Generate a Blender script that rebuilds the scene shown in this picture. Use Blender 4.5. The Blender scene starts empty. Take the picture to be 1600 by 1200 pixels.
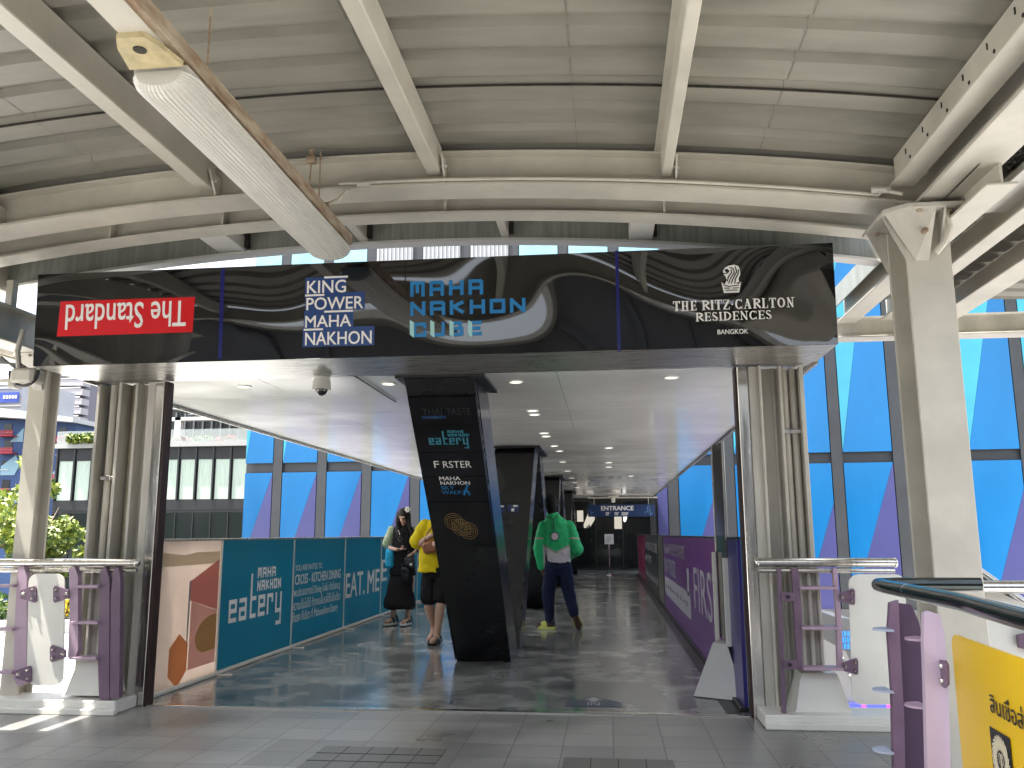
import bpy, bmesh, math, random
from mathutils import Vector, Matrix
random.seed(7)
S = bpy.context.scene
COL = S.collection

# ------------------------------------------------------------------ camera, sky, sun, exposure
F_PX = 1326.6
YAW, PIT, ROL = math.radians(6.34), math.radians(10.05), math.radians(-0.237)
EYE = Vector((0, 0, 1.25))
_f = Vector((-math.sin(YAW)*math.cos(PIT), math.cos(YAW)*math.cos(PIT), math.sin(PIT)))
_r = Vector((math.cos(YAW), math.sin(YAW), 0)); _u = _r.cross(_f)
RT = _r*math.cos(ROL) + _u*math.sin(ROL); UP = -_r*math.sin(ROL) + _u*math.cos(ROL)
cd = bpy.data.cameras.new("camera"); cam = bpy.data.objects.new("camera", cd); COL.objects.link(cam)
cd.sensor_fit = 'HORIZONTAL'; cd.sensor_width = 36; cd.lens = 36*F_PX/1600
cd.clip_start = 0.05; cd.clip_end = 3000
cam.matrix_world = Matrix((( RT.x, UP.x, -_f.x, EYE.x), (RT.y, UP.y, -_f.y, EYE.y), (RT.z, UP.z, -_f.z, EYE.z), (0, 0, 0, 1)))
S.camera = cam

SUN_EL = math.radians(70); SUN_AZ = math.radians(-110)      # azimuth from +Y, clockwise seen from above
sun_dir = Vector((math.sin(SUN_AZ)*math.cos(SUN_EL), math.cos(SUN_AZ)*math.cos(SUN_EL), math.sin(SUN_EL)))
w = bpy.data.worlds.new("World"); S.world = w; w.use_nodes = True
nt = w.node_tree; bg = nt.nodes['Background']
sky = nt.nodes.new('ShaderNodeTexSky'); sky.sky_type = 'NISHITA'; sky.sun_disc = False
sky.sun_elevation = SUN_EL; sky.sun_rotation = SUN_AZ; sky.dust_density = 4.0; sky.air_density = 1.0; sky.ozone_density = 1.0
hs = nt.nodes.new('ShaderNodeHueSaturation'); hs.inputs['Saturation'].default_value = .45     # hazy white tropical sky
nt.links.new(sky.outputs[0], hs.inputs['Color']); nt.links.new(hs.outputs[0], bg.inputs[0]); bg.inputs[1].default_value = 0.15
sl = bpy.data.lights.new("sun", 'SUN'); sl.energy = 3.5; sl.angle = math.radians(0.5); sl.color = (1, 0.95, 0.87)
so = bpy.data.objects.new("sun", sl); COL.objects.link(so); so.rotation_euler = sun_dir.to_track_quat('Z', 'Y').to_euler()
S.view_settings.view_transform = 'Standard'; S.view_settings.look = 'None'
S.view_settings.exposure = 2.0; S.view_settings.gamma = 1
try:
    S.cycles.max_bounces = 10; S.cycles.diffuse_bounces = 5; S.cycles.caustics_reflective = False; S.cycles.caustics_refractive = False
    S.cycles.sample_clamp_indirect = 6
except Exception: pass

# ------------------------------------------------------------------ geometry of the view, used to survey real positions
def ray(px, py):
    return RT*((px-800)/F_PX) + UP*((600-py)/F_PX) + _f
def at(px, py, X=None, Y=None, Z=None):
    d = ray(px, py)
    t = X/d.x if X is not None else (Y/d.y if Y is not None else (Z-EYE.z)/d.z)
    return EYE + d*t
class Plane:
    def __init__(s, o, u, v):
        s.o = Vector(o); s.u = Vector(u).normalized(); s.v = Vector(v).normalized(); s.n = s.u.cross(s.v)
    def st(s, px, py):
        d = ray(px, py); t = (s.o-EYE).dot(s.n)/d.dot(s.n); p = EYE + d*t - s.o
        return p.dot(s.u), p.dot(s.v)
    def P(s, a, b, h=0.0): return s.o + s.u*a + s.v*b + s.n*h

# ------------------------------------------------------------------ materials
MATS = {}
def mat(name, col, rough=0.5, metal=0.0, var=0.0, vscale=3.0, bump=0.0, bscale=40.0, spec=0.5, emit=None, estr=0.0, col2=None, stretch=None, rvar=0.0, coat=0.0, detail=4.0, trans=0.0, alpha=1.0, bdist=0.02, bdetail=3, thru=0.0, ior=1.5, shift=(0,0,0)):
    if name in MATS: return MATS[name]
    m = bpy.data.materials.new(name); m.use_nodes = True; n = m.node_tree.nodes; l = m.node_tree.links
    b = n['Principled BSDF']; c = tuple(col)+(1,)
    b.inputs['Base Color'].default_value = c; b.inputs['Roughness'].default_value = rough; b.inputs['Metallic'].default_value = metal
    b.inputs['IOR'].default_value = ior; b.inputs['Specular IOR Level'].default_value = spec; b.inputs['Coat Weight'].default_value = coat; b.inputs['Coat Roughness'].default_value = 0.05
    b.inputs['Transmission Weight'].default_value = trans; b.inputs['Alpha'].default_value = alpha
    if emit: b.inputs['Emission Color'].default_value = tuple(emit)+(1,); b.inputs['Emission Strength'].default_value = estr
    tc = n.new('ShaderNodeTexCoord'); vec = tc.outputs['Object']
    if stretch:
        mp = n.new('ShaderNodeMapping'); mp.inputs['Scale'].default_value = stretch; mp.inputs['Location'].default_value = shift; l.new(vec, mp.inputs[0]); vec = mp.outputs[0]
    if var > 0 or col2 or rvar > 0:
        t = n.new('ShaderNodeTexNoise'); t.inputs['Scale'].default_value = vscale; t.inputs['Detail'].default_value = detail; t.inputs['Roughness'].default_value = 0.6
        l.new(vec, t.inputs['Vector'])
        cr = n.new('ShaderNodeMapRange'); cr.inputs['From Min'].default_value = 0.3; cr.inputs['From Max'].default_value = 0.7
        l.new(t.outputs['Fac'], cr.inputs['Value'])
        if var > 0 or col2:
            mx = n.new('ShaderNodeMix'); mx.data_type = 'RGBA'
            mx.inputs['A'].default_value = tuple(x*(1-var) for x in col)+(1,)
            mx.inputs['B'].default_value = (tuple(col2) if col2 else tuple(min(1, x*(1+var)) for x in col))+(1,)
            l.new(cr.outputs[0], mx.inputs['Factor']); l.new(mx.outputs['Result'], b.inputs['Base Color'])
        if rvar > 0:
            rr = n.new('ShaderNodeMapRange'); rr.inputs['To Min'].default_value = max(0.02, rough-rvar); rr.inputs['To Max'].default_value = rough+rvar
            l.new(cr.outputs[0], rr.inputs['Value']); l.new(rr.outputs[0], b.inputs['Roughness'])
    if bump > 0:
        t2 = n.new('ShaderNodeTexNoise'); t2.inputs['Scale'].default_value = bscale; t2.inputs['Detail'].default_value = bdetail
        l.new(vec, t2.inputs['Vector']); bp = n.new('ShaderNodeBump'); bp.inputs['Strength'].default_value = bump; bp.inputs['Distance'].default_value = bdist
        l.new(t2.outputs['Fac'], bp.inputs['Height']); l.new(bp.outputs[0], b.inputs['Normal'])
    if thru > 0:                                               # film on clear glass: part of the daylight behind comes through
        tl = n.new('ShaderNodeBsdfTranslucent'); ms = n.new('ShaderNodeMixShader'); ms.inputs[0].default_value = thru; out = n['Material Output']
        if b.inputs['Base Color'].is_linked: l.new(b.inputs['Base Color'].links[0].from_socket, tl.inputs['Color'])
        else: tl.inputs['Color'].default_value = c
        l.new(b.outputs[0], ms.inputs[1]); l.new(tl.outputs[0], ms.inputs[2]); l.new(ms.outputs[0], out.inputs['Surface'])
    MATS[name] = m; return m

M_CREAM = mat('cream_paint', (.49, .465, .40), .42, var=.14, vscale=2.5, rvar=.08, bump=.05, bscale=60)
M_CREAM2 = mat('weathered_cream_paint', (.49, .47, .415), .5, var=.22, vscale=4, rvar=.1, bump=.08, bscale=50, stretch=(1, 1, .3))
M_SHEET = mat('roof_sheet_paint', (.235, .226, .19), .45, var=.2, vscale=2.4, rvar=.1, stretch=(.45, 2.2, 1))
M_SEAM = mat('sheet_seam', (.19, .175, .145), .6, var=.4, vscale=14)
M_RUST = mat('rusty_cream', (.46, .40, .30), .6, col2=(.20, .115, .06), vscale=9, bump=.15, bscale=70, stretch=(1, .5, 2))
M_DARKGAP = mat('grime_and_gap_dark', (.03, .026, .02), .8, var=.5, vscale=20)  # grime on the debris; also the dark of the covered gutter gap
M_WHITE = mat('white_paint', (.74, .73, .69), .4, var=.05, vscale=3, rvar=.06)
M_WHITE2 = mat('white_plate', (.66, .65, .60), .42, var=.05, vscale=5, rvar=.06)
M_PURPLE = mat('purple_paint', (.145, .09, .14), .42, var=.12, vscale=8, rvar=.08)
M_PURPLE2 = mat('lit_mauve_paint', (.37, .265, .345), .42, var=.08, vscale=9)  # paler copy of the purple, light through the posts painted in
M_STEEL = mat('stainless', (.62, .60, .56), .2, 1.0, var=.12, vscale=5, stretch=(8, 1, .4), rvar=.08)
M_BRUSH = mat('brushed_steel', (.40, .39, .37), .3, .85, var=.1, vscale=6, stretch=(.3, 8, 1), rvar=.08)
M_CHROME_D = mat('dark_chrome', (.055, .065, .065), .12, .9, var=.15, vscale=6)
M_SIGN = mat('black_gloss', (.003, .003, .004), .025, 0, spec=.5, ior=1.9, shift=(5.3,0,2.1), bump=1.0, bscale=1.0, bdist=.07, stretch=(1, 1, 1.1), bdetail=0)
M_SIGNFLAT = mat('black_panel', (.006, .006, .008), .12, 0, spec=.5, rvar=.05, vscale=4)
M_BLUESTRIP = mat('blue_joint', (.006, .008, .12), .3)
M_PILLAR = mat('dark_cladding', (.013, .0135, .015), .24, .1, var=.15, vscale=1.5, rvar=.08)
M_PILLAR_S = mat('dark_metal_side', (.05, .054, .06), .2, .75, rvar=.06, vscale=2)
M_CEIL = mat('ceiling_panel', (.70, .70, .68), .14, .12, var=.05, vscale=.8, rvar=.06, spec=.7)
M_WHITEINK = mat('white_ink', (.80, .79, .76), .45)
M_RED = mat('red_vinyl', (.62, .006, .012), .35, rvar=.05)
M_TEAL = mat('teal_vinyl', (.006, .20, .285), .4, var=.08, vscale=3, rvar=.06, thru=.35)
M_BLUEINK = mat('blue_ink', (.015, .19, .46), .3)
M_BLUEINK2 = mat('pale_teal_ink', (.36, .62, .62), .3)
M_NAVY = mat('navy_vinyl', (.008, .028, .10), .3)
M_NAVYBOX = mat('navy_box', (.022, .06, .20), .25)
M_CYANINK = mat('cyan_ink', (.04, .22, .30), .4)
M_GOLD = mat('gold_ink', (.30, .19, .07), .4)
M_BLACK = mat('black_plastic', (.012, .012, .013), .35)
M_YELLOW = mat('yellow_board', (.62, .40, .006), .35, var=.05, vscale=2, rvar=.05)
M_AZURE = mat('azure_glass', (.004, .115, .30), .2, var=.12, vscale=.5, rvar=.05, stretch=(1, 1, .3))
M_SKYLT = mat('light_azure_glass', (.035, .25, .36), .22, var=.14, vscale=.6, rvar=.05)
M_INDIGO = mat('indigo_glass', (.05, .052, .155), .22, var=.08, vscale=.5)
M_MULL = mat('dark_mullion', (.026, .029, .033), .45, 0, var=.2, vscale=1.2)
M_SLATE = mat('slate_cladding', (.09, .093, .097), .4, var=.15, vscale=.6)

# ------------------------------------------------------------------ mesh builder
class MB:
    def __init__(s): s.v = []; s.f = []; s.m = []
    def add(s, vs, fs, mi=0):
        k = len(s.v); s.v += [Vector(p) for p in vs]; s.f += [tuple(i+k for i in q) for q in fs]; s.m += [mi]*len(fs); return s
    def box(s, x0, x1, y0, y1, z0, z1, mi=0):
        return s.add([(x0,y0,z0),(x1,y0,z0),(x1,y1,z0),(x0,y1,z0),(x0,y0,z1),(x1,y0,z1),(x1,y1,z1),(x0,y1,z1)],
                     [(0,3,2,1),(4,5,6,7),(0,1,5,4),(1,2,6,5),(2,3,7,6),(3,0,4,7)], mi)
    def bbox(s, x0, x1, y0, y1, z0, z1, b=.005, mi=0):        # box with chamfered edges
        bm = bmesh.new(); bmesh.ops.create_cube(bm, size=1)
        for v in bm.verts: v.co = Vector(((x0+x1)/2+v.co.x*(x1-x0), (y0+y1)/2+v.co.y*(y1-y0), (z0+z1)/2+v.co.z*(z1-z0)))
        bmesh.ops.bevel(bm, geom=bm.edges[:], offset=b, segments=1, affect='EDGES')
        bm.verts.index_update(); s.add([v.co.copy() for v in bm.verts], [[v.index for v in f.verts] for f in bm.faces], mi); bm.free(); return s
    def prism(s, poly, off, mi=0):                                # polygon (3D points, any plane) extruded by vector off
        n = len(poly); off = Vector(off); a = [Vector(p) for p in poly]; b = [p+off for p in a]
        nn = Vector((0,0,0))
        for i in range(n): nn += (a[i]-a[0]).cross(a[(i+1) % n]-a[0])
        if nn.dot(off) > 0: a.reverse(); b.reverse()
        return s.add(a+b, [tuple(range(n)), tuple(range(2*n-1, n-1, -1))] + [(i, n+i, n+(i+1) % n, (i+1) % n)[::-1] if False else (i, n+i, n+(i+1) % n, (i+1) % n) for i in range(n)], mi)
    def ring(s, rings, mi=0, cap=True):                           # loft through lists of points
        k = len(s.v); n = len(rings[0])
        for r in rings: s.v += [Vector(p) for p in r]
        for i in range(len(rings)-1):
            for j in range(n):
                s.f.append((k+i*n+j, k+i*n+(j+1) % n, k+(i+1)*n+(j+1) % n, k+(i+1)*n+j)); s.m.append(mi)
        if cap:
            s.f.append(tuple(k+j for j in range(n-1, -1, -1))); s.m.append(mi)
            s.f.append(tuple(k+(len(rings)-1)*n+j for j in range(n))); s.m.append(mi)
        return s
    def tube(s, pts, r, n=12, mi=0):
        pts = [Vector(p) for p in pts]; R = []; up = None
        for i, p in enumerate(pts):
            d = ((pts[min(i+1, len(pts)-1)]-pts[max(i-1, 0)])).normalized()
            if up is None: up = Vector((0,0,1)) if abs(d.z) < .9 else Vector((1,0,0))
            a = d.cross(up).normalized(); b = a.cross(d).normalized(); up = b
            rr = r[i] if isinstance(r, (list, tuple)) else r
            R.append([p + a*math.cos(2*math.pi*j/n)*rr + b*math.sin(2*math.pi*j/n)*rr for j in range(n)])
        return s.ring(R, mi)
    def capsule(s, p0, p1, r0, r1, n=12, flat=1.0, fdir=None, mi=0):   # closed tapered limb with round ends
        p0, p1 = Vector(p0), Vector(p1); d = (p1-p0); L = d.length; d = d/L if L > 1e-6 else Vector((0,0,1))
        ref = Vector(fdir) if fdir else (Vector((0,1,0)) if abs(d.y) < .9 else Vector((1,0,0)))
        a = d.cross(ref).normalized(); b = a.cross(d).normalized(); R = []
        for t, k in ((-.95,.3),(-.7,.71),(-.35,.94),(0,1)): R.append((p0+d*t*r0, r0*k))
        for t in (.33,.66): R.append((p0+d*L*t, r0+(r1-r0)*t))
        for t, k in ((0,1),(.35,.94),(.7,.71),(.95,.3)): R.append((p1+d*t*r1, r1*k))
        return s.ring([[c + (a*math.cos(2*math.pi*j/n) + b*math.sin(2*math.pi*j/n)*flat)*r for j in range(n)] for c, r in R], mi)
    def ellip(s, c, rx, ry, rz, n=14, m=9, mi=0):
        c = Vector(c); R = []
        for i in range(m):
            t = math.pi*(i+.35)/(m-.3); 
            R.append([c + Vector((rx*math.sin(t)*math.cos(2*math.pi*j/n), ry*math.sin(t)*math.sin(2*math.pi*j/n), -rz*math.cos(t))) for j in range(n)])
        return s.ring(R, mi)
    def disc(s, c, r, h, n=20, axis=2, mi=0, r2=None):
        c = Vector(c); ax = [Vector((1,0,0)),Vector((0,1,0)),Vector((0,0,1))]; a = ax[(axis+1) % 3]; b = ax[(axis+2) % 3]; z = ax[axis]; r2 = r if r2 is None else r2
        return s.ring([[c+(a*math.cos(2*math.pi*j/n)+b*math.sin(2*math.pi*j/n))*r for j in range(n)], [c+z*h+(a*math.cos(2*math.pi*j/n)+b*math.sin(2*math.pi*j/n))*r2 for j in range(n)]], mi)
    def mesh(s, name, mats, org=(0,0,0), smooth=False):
        o = Vector(org); me = bpy.data.meshes.new(name); me.from_pydata([tuple(p-o) for p in s.v], [], s.f)
        for m in (mats if isinstance(mats, (list, tuple)) else [mats]): me.materials.append(m)
        me.polygons.foreach_set('material_index', s.m)
        me.update(); bm = bmesh.new(); bm.from_mesh(me); bmesh.ops.recalc_face_normals(bm, faces=bm.faces); bm.to_mesh(me); bm.free()
        if smooth:
            for p in me.polygons: p.use_smooth = True
            try: me.set_sharp_from_angle(angle=math.radians(35))
            except Exception: pass
        return me

def tag(o, label=None, cat=None, group=None, kind=None):
    if label: o['label'] = label
    if cat: o['category'] = cat
    if group: o['group'] = group
    if kind: o['kind'] = kind
    return o
ORG = {}
def thing(name, label, cat, loc, group=None):
    o = bpy.data.objects.new(name, None); COL.objects.link(o); o.location = loc; o.empty_display_size = .1; ORG[o.name] = Vector(loc)
    return tag(o, label, cat, group)
def part(mb, name, m, parent, smooth=False, label=None):           # vertices given in world space
    if name in SPLIT:
        pcs = islands(mb)
        if len(pcs) > 1:
            for q in pcs[1:]: part1(q, name, m, parent, smooth, label)
            mb = pcs[0]
    return part1(mb, name, m, parent, smooth, label)
def part1(mb, name, m, parent, smooth=False, label=None):
    org = ORG[parent.name]; o = bpy.data.objects.new(name, mb.mesh(name, m, org, smooth)); COL.objects.link(o); o.parent = parent; ORG[o.name] = org
    if label: o['label'] = label
    return o
SPLIT = {'lap_seam','painted_band','curtain','gusset','panel_joint','side_bracket','bolt_hole','bolt','pipe','edge_trim','stud','light_block','clamp_post','edge_strip','shelf','lit_panel','soffit','coupling','handrail','hanger','letter_side','eyelids','pier','upper_storey','pergola_beam','ledge','wheel','blouse_sleeves','strap'}
def islands(mb):
    par = list(range(len(mb.v)))
    def find(i):
        while par[i] != i: par[i] = par[par[i]]; i = par[i]
        return i
    for f in mb.f:
        a = find(f[0])
        for i in f[1:]: par[find(i)] = a
    groups = {}
    for f, m in zip(mb.f, mb.m): groups.setdefault(find(f[0]), []).append((f, m))
    out = []
    for g in groups.values():
        n = MB(); idx = {}
        for f, m in g:
            for i in f:
                if i not in idx: idx[i] = len(n.v); n.v.append(mb.v[i])
            n.f.append(tuple(idx[i] for i in f)); n.m.append(m)
        out.append(n)
    return out
def solo(mb, name, m, label, cat, loc, group=None, smooth=False):
    o = bpy.data.objects.new(name, mb.mesh(name, m, loc, smooth)); COL.objects.link(o); o.location = loc; ORG[o.name] = Vector(loc)
    return tag(o, label, cat, group)
def struct(mb, name, m, smooth=False, kind='structure'):
    o = bpy.data.objects.new(name, mb.mesh(name, m, (0,0,0), smooth)); COL.objects.link(o); ORG[o.name] = Vector((0,0,0)); o['kind'] = kind; return o
def copy_thing(src, loc, label=None):
    r = src.copy(); COL.objects.link(r); r.location = loc; ORG[r.name] = Vector(loc)
    if label: r['label'] = label
    for c in list(src.children):
        d = c.copy(); COL.objects.link(d); d.parent = r; ORG[d.name] = Vector(loc)
        for g in list(c.children):
            e = g.copy(); COL.objects.link(e); e.parent = d; ORG[e.name] = Vector(loc)
    return r

# ------------------------------------------------------------------ lettering
def text_mb(mb, s, pl, a0, b0, a1, b1, h=.002, bold=0.0, flip=False, shear=0.0, mi=0, space=1.0):
    """built-in font fitted to the rectangle a0..a1, b0..b1 of plane pl"""
    c = bpy.data.curves.new('lettering', 'FONT'); c.body = s; c.size = 1; c.resolution_u = 3; c.shear = shear; c.space_character = space
    o = bpy.data.objects.new('lettering', c); COL.objects.link(o); bpy.context.view_layer.update()
    me = bpy.data.meshes.new_from_object(o.evaluated_get(bpy.context.evaluated_depsgraph_get()))
    vs = [v.co.copy() for v in me.vertices]; fs = [tuple(p.vertices) for p in me.polygons]
    bpy.data.objects.remove(o); bpy.data.curves.remove(c); bpy.data.meshes.remove(me)
    if not vs: return mb
    x0 = min(v.x for v in vs); x1 = max(v.x for v in vs); y0 = min(v.y for v in vs); y1 = max(v.y for v in vs)
    e = bold*.8; k = 0
    for (dx, dy) in (((0,0),) if bold <= 0 else ((-e,-e*.6),(e,-e*.6),(-e,e*.6),(e,e*.6))):       # heavier weight: four close copies
        out = []
        for v in vs:
            p = (v.x+dx-x0+e)/(x1-x0+2*e); q = (v.y+dy-y0+e*.6)/(y1-y0+1.2*e)
            if flip: p, q = 1-p, 1-q
            out.append(pl.P(a0+(a1-a0)*p, b0+(b1-b0)*q, h+.00012*k))
        mb.add(out, fs, mi); k += 1
    return mb
def text_px(mb, s, pl, x0, y0, x1, y1, **k):
    a0, _ = pl.st(x0, (y0+y1)/2); a1, _ = pl.st(x1, (y0+y1)/2); xm = (x0+x1)/2; _, b1 = pl.st(xm, y0); _, b0 = pl.st(xm, y1)
    return text_mb(mb, s, pl, a0, b0, a1, b1, **k)
_bw = .24
STROKES = {  # block lettering: line segments in a unit cell
 'M': [((0,0),(0,1)),((1,0),(1,1)),((.5,.3),(.5,1)),((0,1),(1,1))], 'A': [((0,0),(0,1)),((1,0),(1,.85)),((0,1),(.85,1)),((.85,1),(1,.85)),((0,.42),(1,.42))],
 'H': [((0,0),(0,1)),((1,0),(1,1)),((0,.5),(1,.5))], 'N': [((0,0),(0,1)),((1,0),(1,1)),((0,1),(1,0))], 'K': [((0,0),(0,1)),((0,.48),(1,1)),((.25,.55),(1,0))],
 'O': [((0,0),(0,1)),((1,.0),(1,1)),((0,0),(1,0)),((0,1),(1,1))], 'C': [((0,0),(0,1)),((0,0),(1,0)),((0,1),(1,1)),((1,0),(1,.25)),((1,.75),(1,1))],
 'U': [((0,0),(0,1)),((1,0),(1,1)),((0,0),(1,0))], 'B': [((0,0),(0,1)),((0,0),(1,0)),((0,1),(.85,1)),((0,.5),(1,.5)),((1,0),(1,.5)),((.85,.5),(.85,1))],
 'E': [((0,0),(0,1)),((0,0),(1,0)),((0,1),(1,1)),((0,.5),(.85,.5))],
 'e': [((0,0),(0,1)),((0,1),(1,1)),((1,.5),(1,1)),((0,.5),(1,.5)),((0,0),(1,0))], 'a': [((0,1),(1,1)),((1,0),(1,1)),((0,0),(1,0)),((0,0),(0,.5)),((0,.5),(1,.5))],
 't': [((.2,.1),(.2,2.3)),((.2,1),(1,1)),((.2,0),(1,0))], 'r': [((0,0),(0,1)),((0,1),(.9,1)),((.9,.7),(.9,1))], 'y': [((0,.1),(0,1)),((1,-.75),(1,1)),((0,0),(1,0)),((.2,-.75),(1,-.75))],
}
def block_mb(mb, s, pl, a, b, cw, ch, gap, wd, h=.002, mi=0):
    k = 0
    for ch_ in s:
        if ch_ != ' ':
            for (p, q) in STROKES[ch_]:
                P = Vector((a+wd/2+p[0]*(cw-wd), b+wd/2+p[1]*(ch-wd))); Q = Vector((a+wd/2+q[0]*(cw-wd), b+wd/2+q[1]*(ch-wd)))
                d = (Q-P).normalized(); e = Vector((-d.y, d.x))*wd/2
                if abs(d.x) < .01 or abs(d.y) < .01: P = P-d*wd/2; Q = Q+d*wd/2
                hh = h + .00015*k; k += 1
                mb.add([pl.P(*(P-e), hh), pl.P(*(Q-e), hh), pl.P(*(Q+e), hh), pl.P(*(P+e), hh)], [(0,1,2,3)], mi)
        a += cw+gap
    return mb
def quad_px(mb, pl, x0, y0, x1, y1, h=.002, mi=0):
    a0, _ = pl.st(x0, (y0+y1)/2); a1, _ = pl.st(x1, (y0+y1)/2); xm = (x0+x1)/2; _, b1 = pl.st(xm, y0); _, b0 = pl.st(xm, y1)
    return mb.add([pl.P(a0,b0,h), pl.P(a1,b0,h), pl.P(a1,b1,h), pl.P(a0,b1,h)], [(0,1,2,3)], mi)
def poly_px(mb, pl, pts, h=.002, mi=0):
    return mb.add([pl.P(*pl.st(*p), h) for p in pts], [tuple(range(len(pts)))], mi)
def line_px(mb, pl, pts, wd, h=.002, mi=0):
    q = [Vector(pl.st(*p)) for p in pts]
    for i in range(len(q)-1):
        d = (q[i+1]-q[i]).normalized(); e = Vector((-d.y, d.x))*wd/2; A = q[i]-d*wd*.3; B = q[i+1]+d*wd*.3
        mb.add([pl.P(*(A-e), h+i*.00012), pl.P(*(B-e), h+i*.00012), pl.P(*(B+e), h+i*.00012), pl.P(*(A+e), h+i*.00012)], [(0,1,2,3)], mi)
    return mb

# ================================================================== SETTING
def floor_tiles():
    m = bpy.data.materials.new('stone_tiles'); m.use_nodes = True; n = m.node_tree.nodes; l = m.node_tree.links; b = n['Principled BSDF']
    tc = n.new('ShaderNodeTexCoord'); mp = n.new('ShaderNodeMapping'); mp.inputs['Rotation'].default_value = (0, 0, math.radians(0)); l.new(tc.outputs['Object'], mp.inputs[0])
    br = n.new('ShaderNodeTexBrick'); br.inputs['Scale'].default_value = 1; br.inputs['Brick Width'].default_value = .3; br.inputs['Row Height'].default_value = .3
    br.inputs['Mortar Size'].default_value = .0035; br.inputs['Bias'].default_value = 0; br.offset = 0; br2 = n.new('ShaderNodeTexBrick'); br2.inputs['Scale'].default_value = 1; br2.inputs['Brick Width'].default_value = 1.5; br2.inputs['Row Height'].default_value = .6; br2.inputs['Mortar Size'].default_value = 0; br2.inputs['Color1'].default_value = (.72,.72,.72,1); br2.inputs['Color2'].default_value = (1.15,1.15,1.13,1); br2.offset = .37; l.new(mp.outputs[0], br2.inputs['Vector'])
    br.inputs['Color1'].default_value = (.24,.236,.226,1); br.inputs['Color2'].default_value = (.29,.286,.274,1); br.inputs['Mortar'].default_value = (.12,.117,.11,1)
    l.new(mp.outputs[0], br.inputs['Vector'])
    ns = n.new('ShaderNodeTexNoise'); ns.inputs['Scale'].default_value = 1.3; ns.inputs['Detail'].default_value = 5; l.new(tc.outputs['Object'], ns.inputs['Vector'])
    n3 = n.new('ShaderNodeTexNoise'); n3.inputs['Scale'].default_value = 140; n3.inputs['Detail'].default_value = 2; l.new(tc.outputs['Object'], n3.inputs['Vector'])
    mx = n.new('ShaderNodeMix'); mx.data_type = 'RGBA'; mx.blend_type = 'MULTIPLY'; mx.inputs['Factor'].default_value = 1
    r1 = n.new('ShaderNodeMapRange'); r1.inputs['From Min'].default_value = .3; r1.inputs['From Max'].default_value = .7; r1.inputs['To Min'].default_value = .62; r1.inputs['To Max'].default_value = 1.2; l.new(ns.outputs['Fac'], r1.inputs['Value'])
    r2 = n.new('ShaderNodeMapRange'); r2.inputs['From Min'].default_value = .3; r2.inputs['From Max'].default_value = .7; r2.inputs['To Min'].default_value = .72; r2.inputs['To Max'].default_value = 1.25; l.new(n3.outputs['Fac'], r2.inputs['Value'])
    mm = n.new('ShaderNodeMath'); mm.operation = 'MULTIPLY'; l.new(r1.outputs[0], mm.inputs[0]); l.new(r2.outputs[0], mm.inputs[1])
    mx2 = n.new('ShaderNodeMix'); mx2.data_type = 'RGBA'; mx2.blend_type = 'MULTIPLY'; mx2.inputs['Factor'].default_value = 1; l.new(br.outputs['Color'], mx2.inputs['A']); l.new(br2.outputs['Color'], mx2.inputs['B']); l.new(mx2.outputs['Result'], mx.inputs['A']); l.new(mm.outputs[0], mx.inputs['B']); l.new(mx.outputs['Result'], b.inputs['Base Color'])
    rr = n.new('ShaderNodeMapRange'); rr.inputs['From Min'].default_value = .3; rr.inputs['From Max'].default_value = .7; rr.inputs['To Min'].default_value = .26; rr.inputs['To Max'].default_value = .5; l.new(ns.outputs['Fac'], rr.inputs['Value']); l.new(rr.outputs[0], b.inputs['Roughness'])
    bp = n.new('ShaderNodeBump'); bp.inputs['Strength'].default_value = .35; bp.inputs['Distance'].default_value = .003; l.new(br.outputs['Fac'], bp.inputs['Height']); bp.invert = True; l.new(bp.outputs[0], b.inputs['Normal'])
    return m
def concrete():
    m = bpy.data.materials.new('polished_concrete'); m.use_nodes = True; n = m.node_tree.nodes; l = m.node_tree.links; b = n['Principled BSDF']
    tc = n.new('ShaderNodeTexCoord')
    a = n.new('ShaderNodeTexNoise'); a.inputs['Scale'].default_value = .8; a.inputs['Detail'].default_value = 5; a.inputs['Roughness'].default_value = .55; a.inputs['Distortion'].default_value = .35
    c = n.new('ShaderNodeTexNoise'); c.inputs['Scale'].default_value = 2.6; c.inputs['Detail'].default_value = 4; c.inputs['Distortion'].default_value = .2
    l.new(tc.outputs['Object'], a.inputs['Vector']); l.new(tc.outputs['Object'], c.inputs['Vector'])
    ad = n.new('ShaderNodeMath'); ad.operation = 'ADD'; l.new(a.outputs['Fac'], ad.inputs[0]); l.new(c.outputs['Fac'], ad.inputs[1])
    cr = n.new('ShaderNodeValToRGB'); e = cr.color_ramp.elements; e[0].position = .32; e[0].color = (.075,.08,.077,1); e[1].position = .69; e[1].color = (.46,.465,.44,1)
    el = cr.color_ramp.elements.new(.5); el.color = (.215,.222,.212,1)
    hf = n.new('ShaderNodeMath'); hf.operation = 'MULTIPLY'; hf.inputs[1].default_value = .5; l.new(ad.outputs[0], hf.inputs[0]); l.new(hf.outputs[0], cr.inputs[0]); l.new(cr.outputs[0], b.inputs['Base Color'])
    rr = n.new('ShaderNodeMapRange'); rr.inputs['From Min'].default_value = .35; rr.inputs['From Max'].default_value = .65; rr.inputs['To Min'].default_value = .10; rr.inputs['To Max'].default_value = .22; l.new(hf.outputs[0], rr.inputs['Value']); l.new(rr.outputs[0], b.inputs['Roughness'])
    b.inputs['Specular IOR Level'].default_value = 1.0
    bp = n.new('ShaderNodeBump'); bp.inputs['Strength'].default_value = .03; bp.inputs['Distance'].default_value = .01; l.new(c.outputs['Fac'], bp.inputs['Height']); l.new(bp.outputs[0], b.inputs['Normal'])
    return m
M_TILE = floor_tiles(); M_CONC = concrete()
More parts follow.
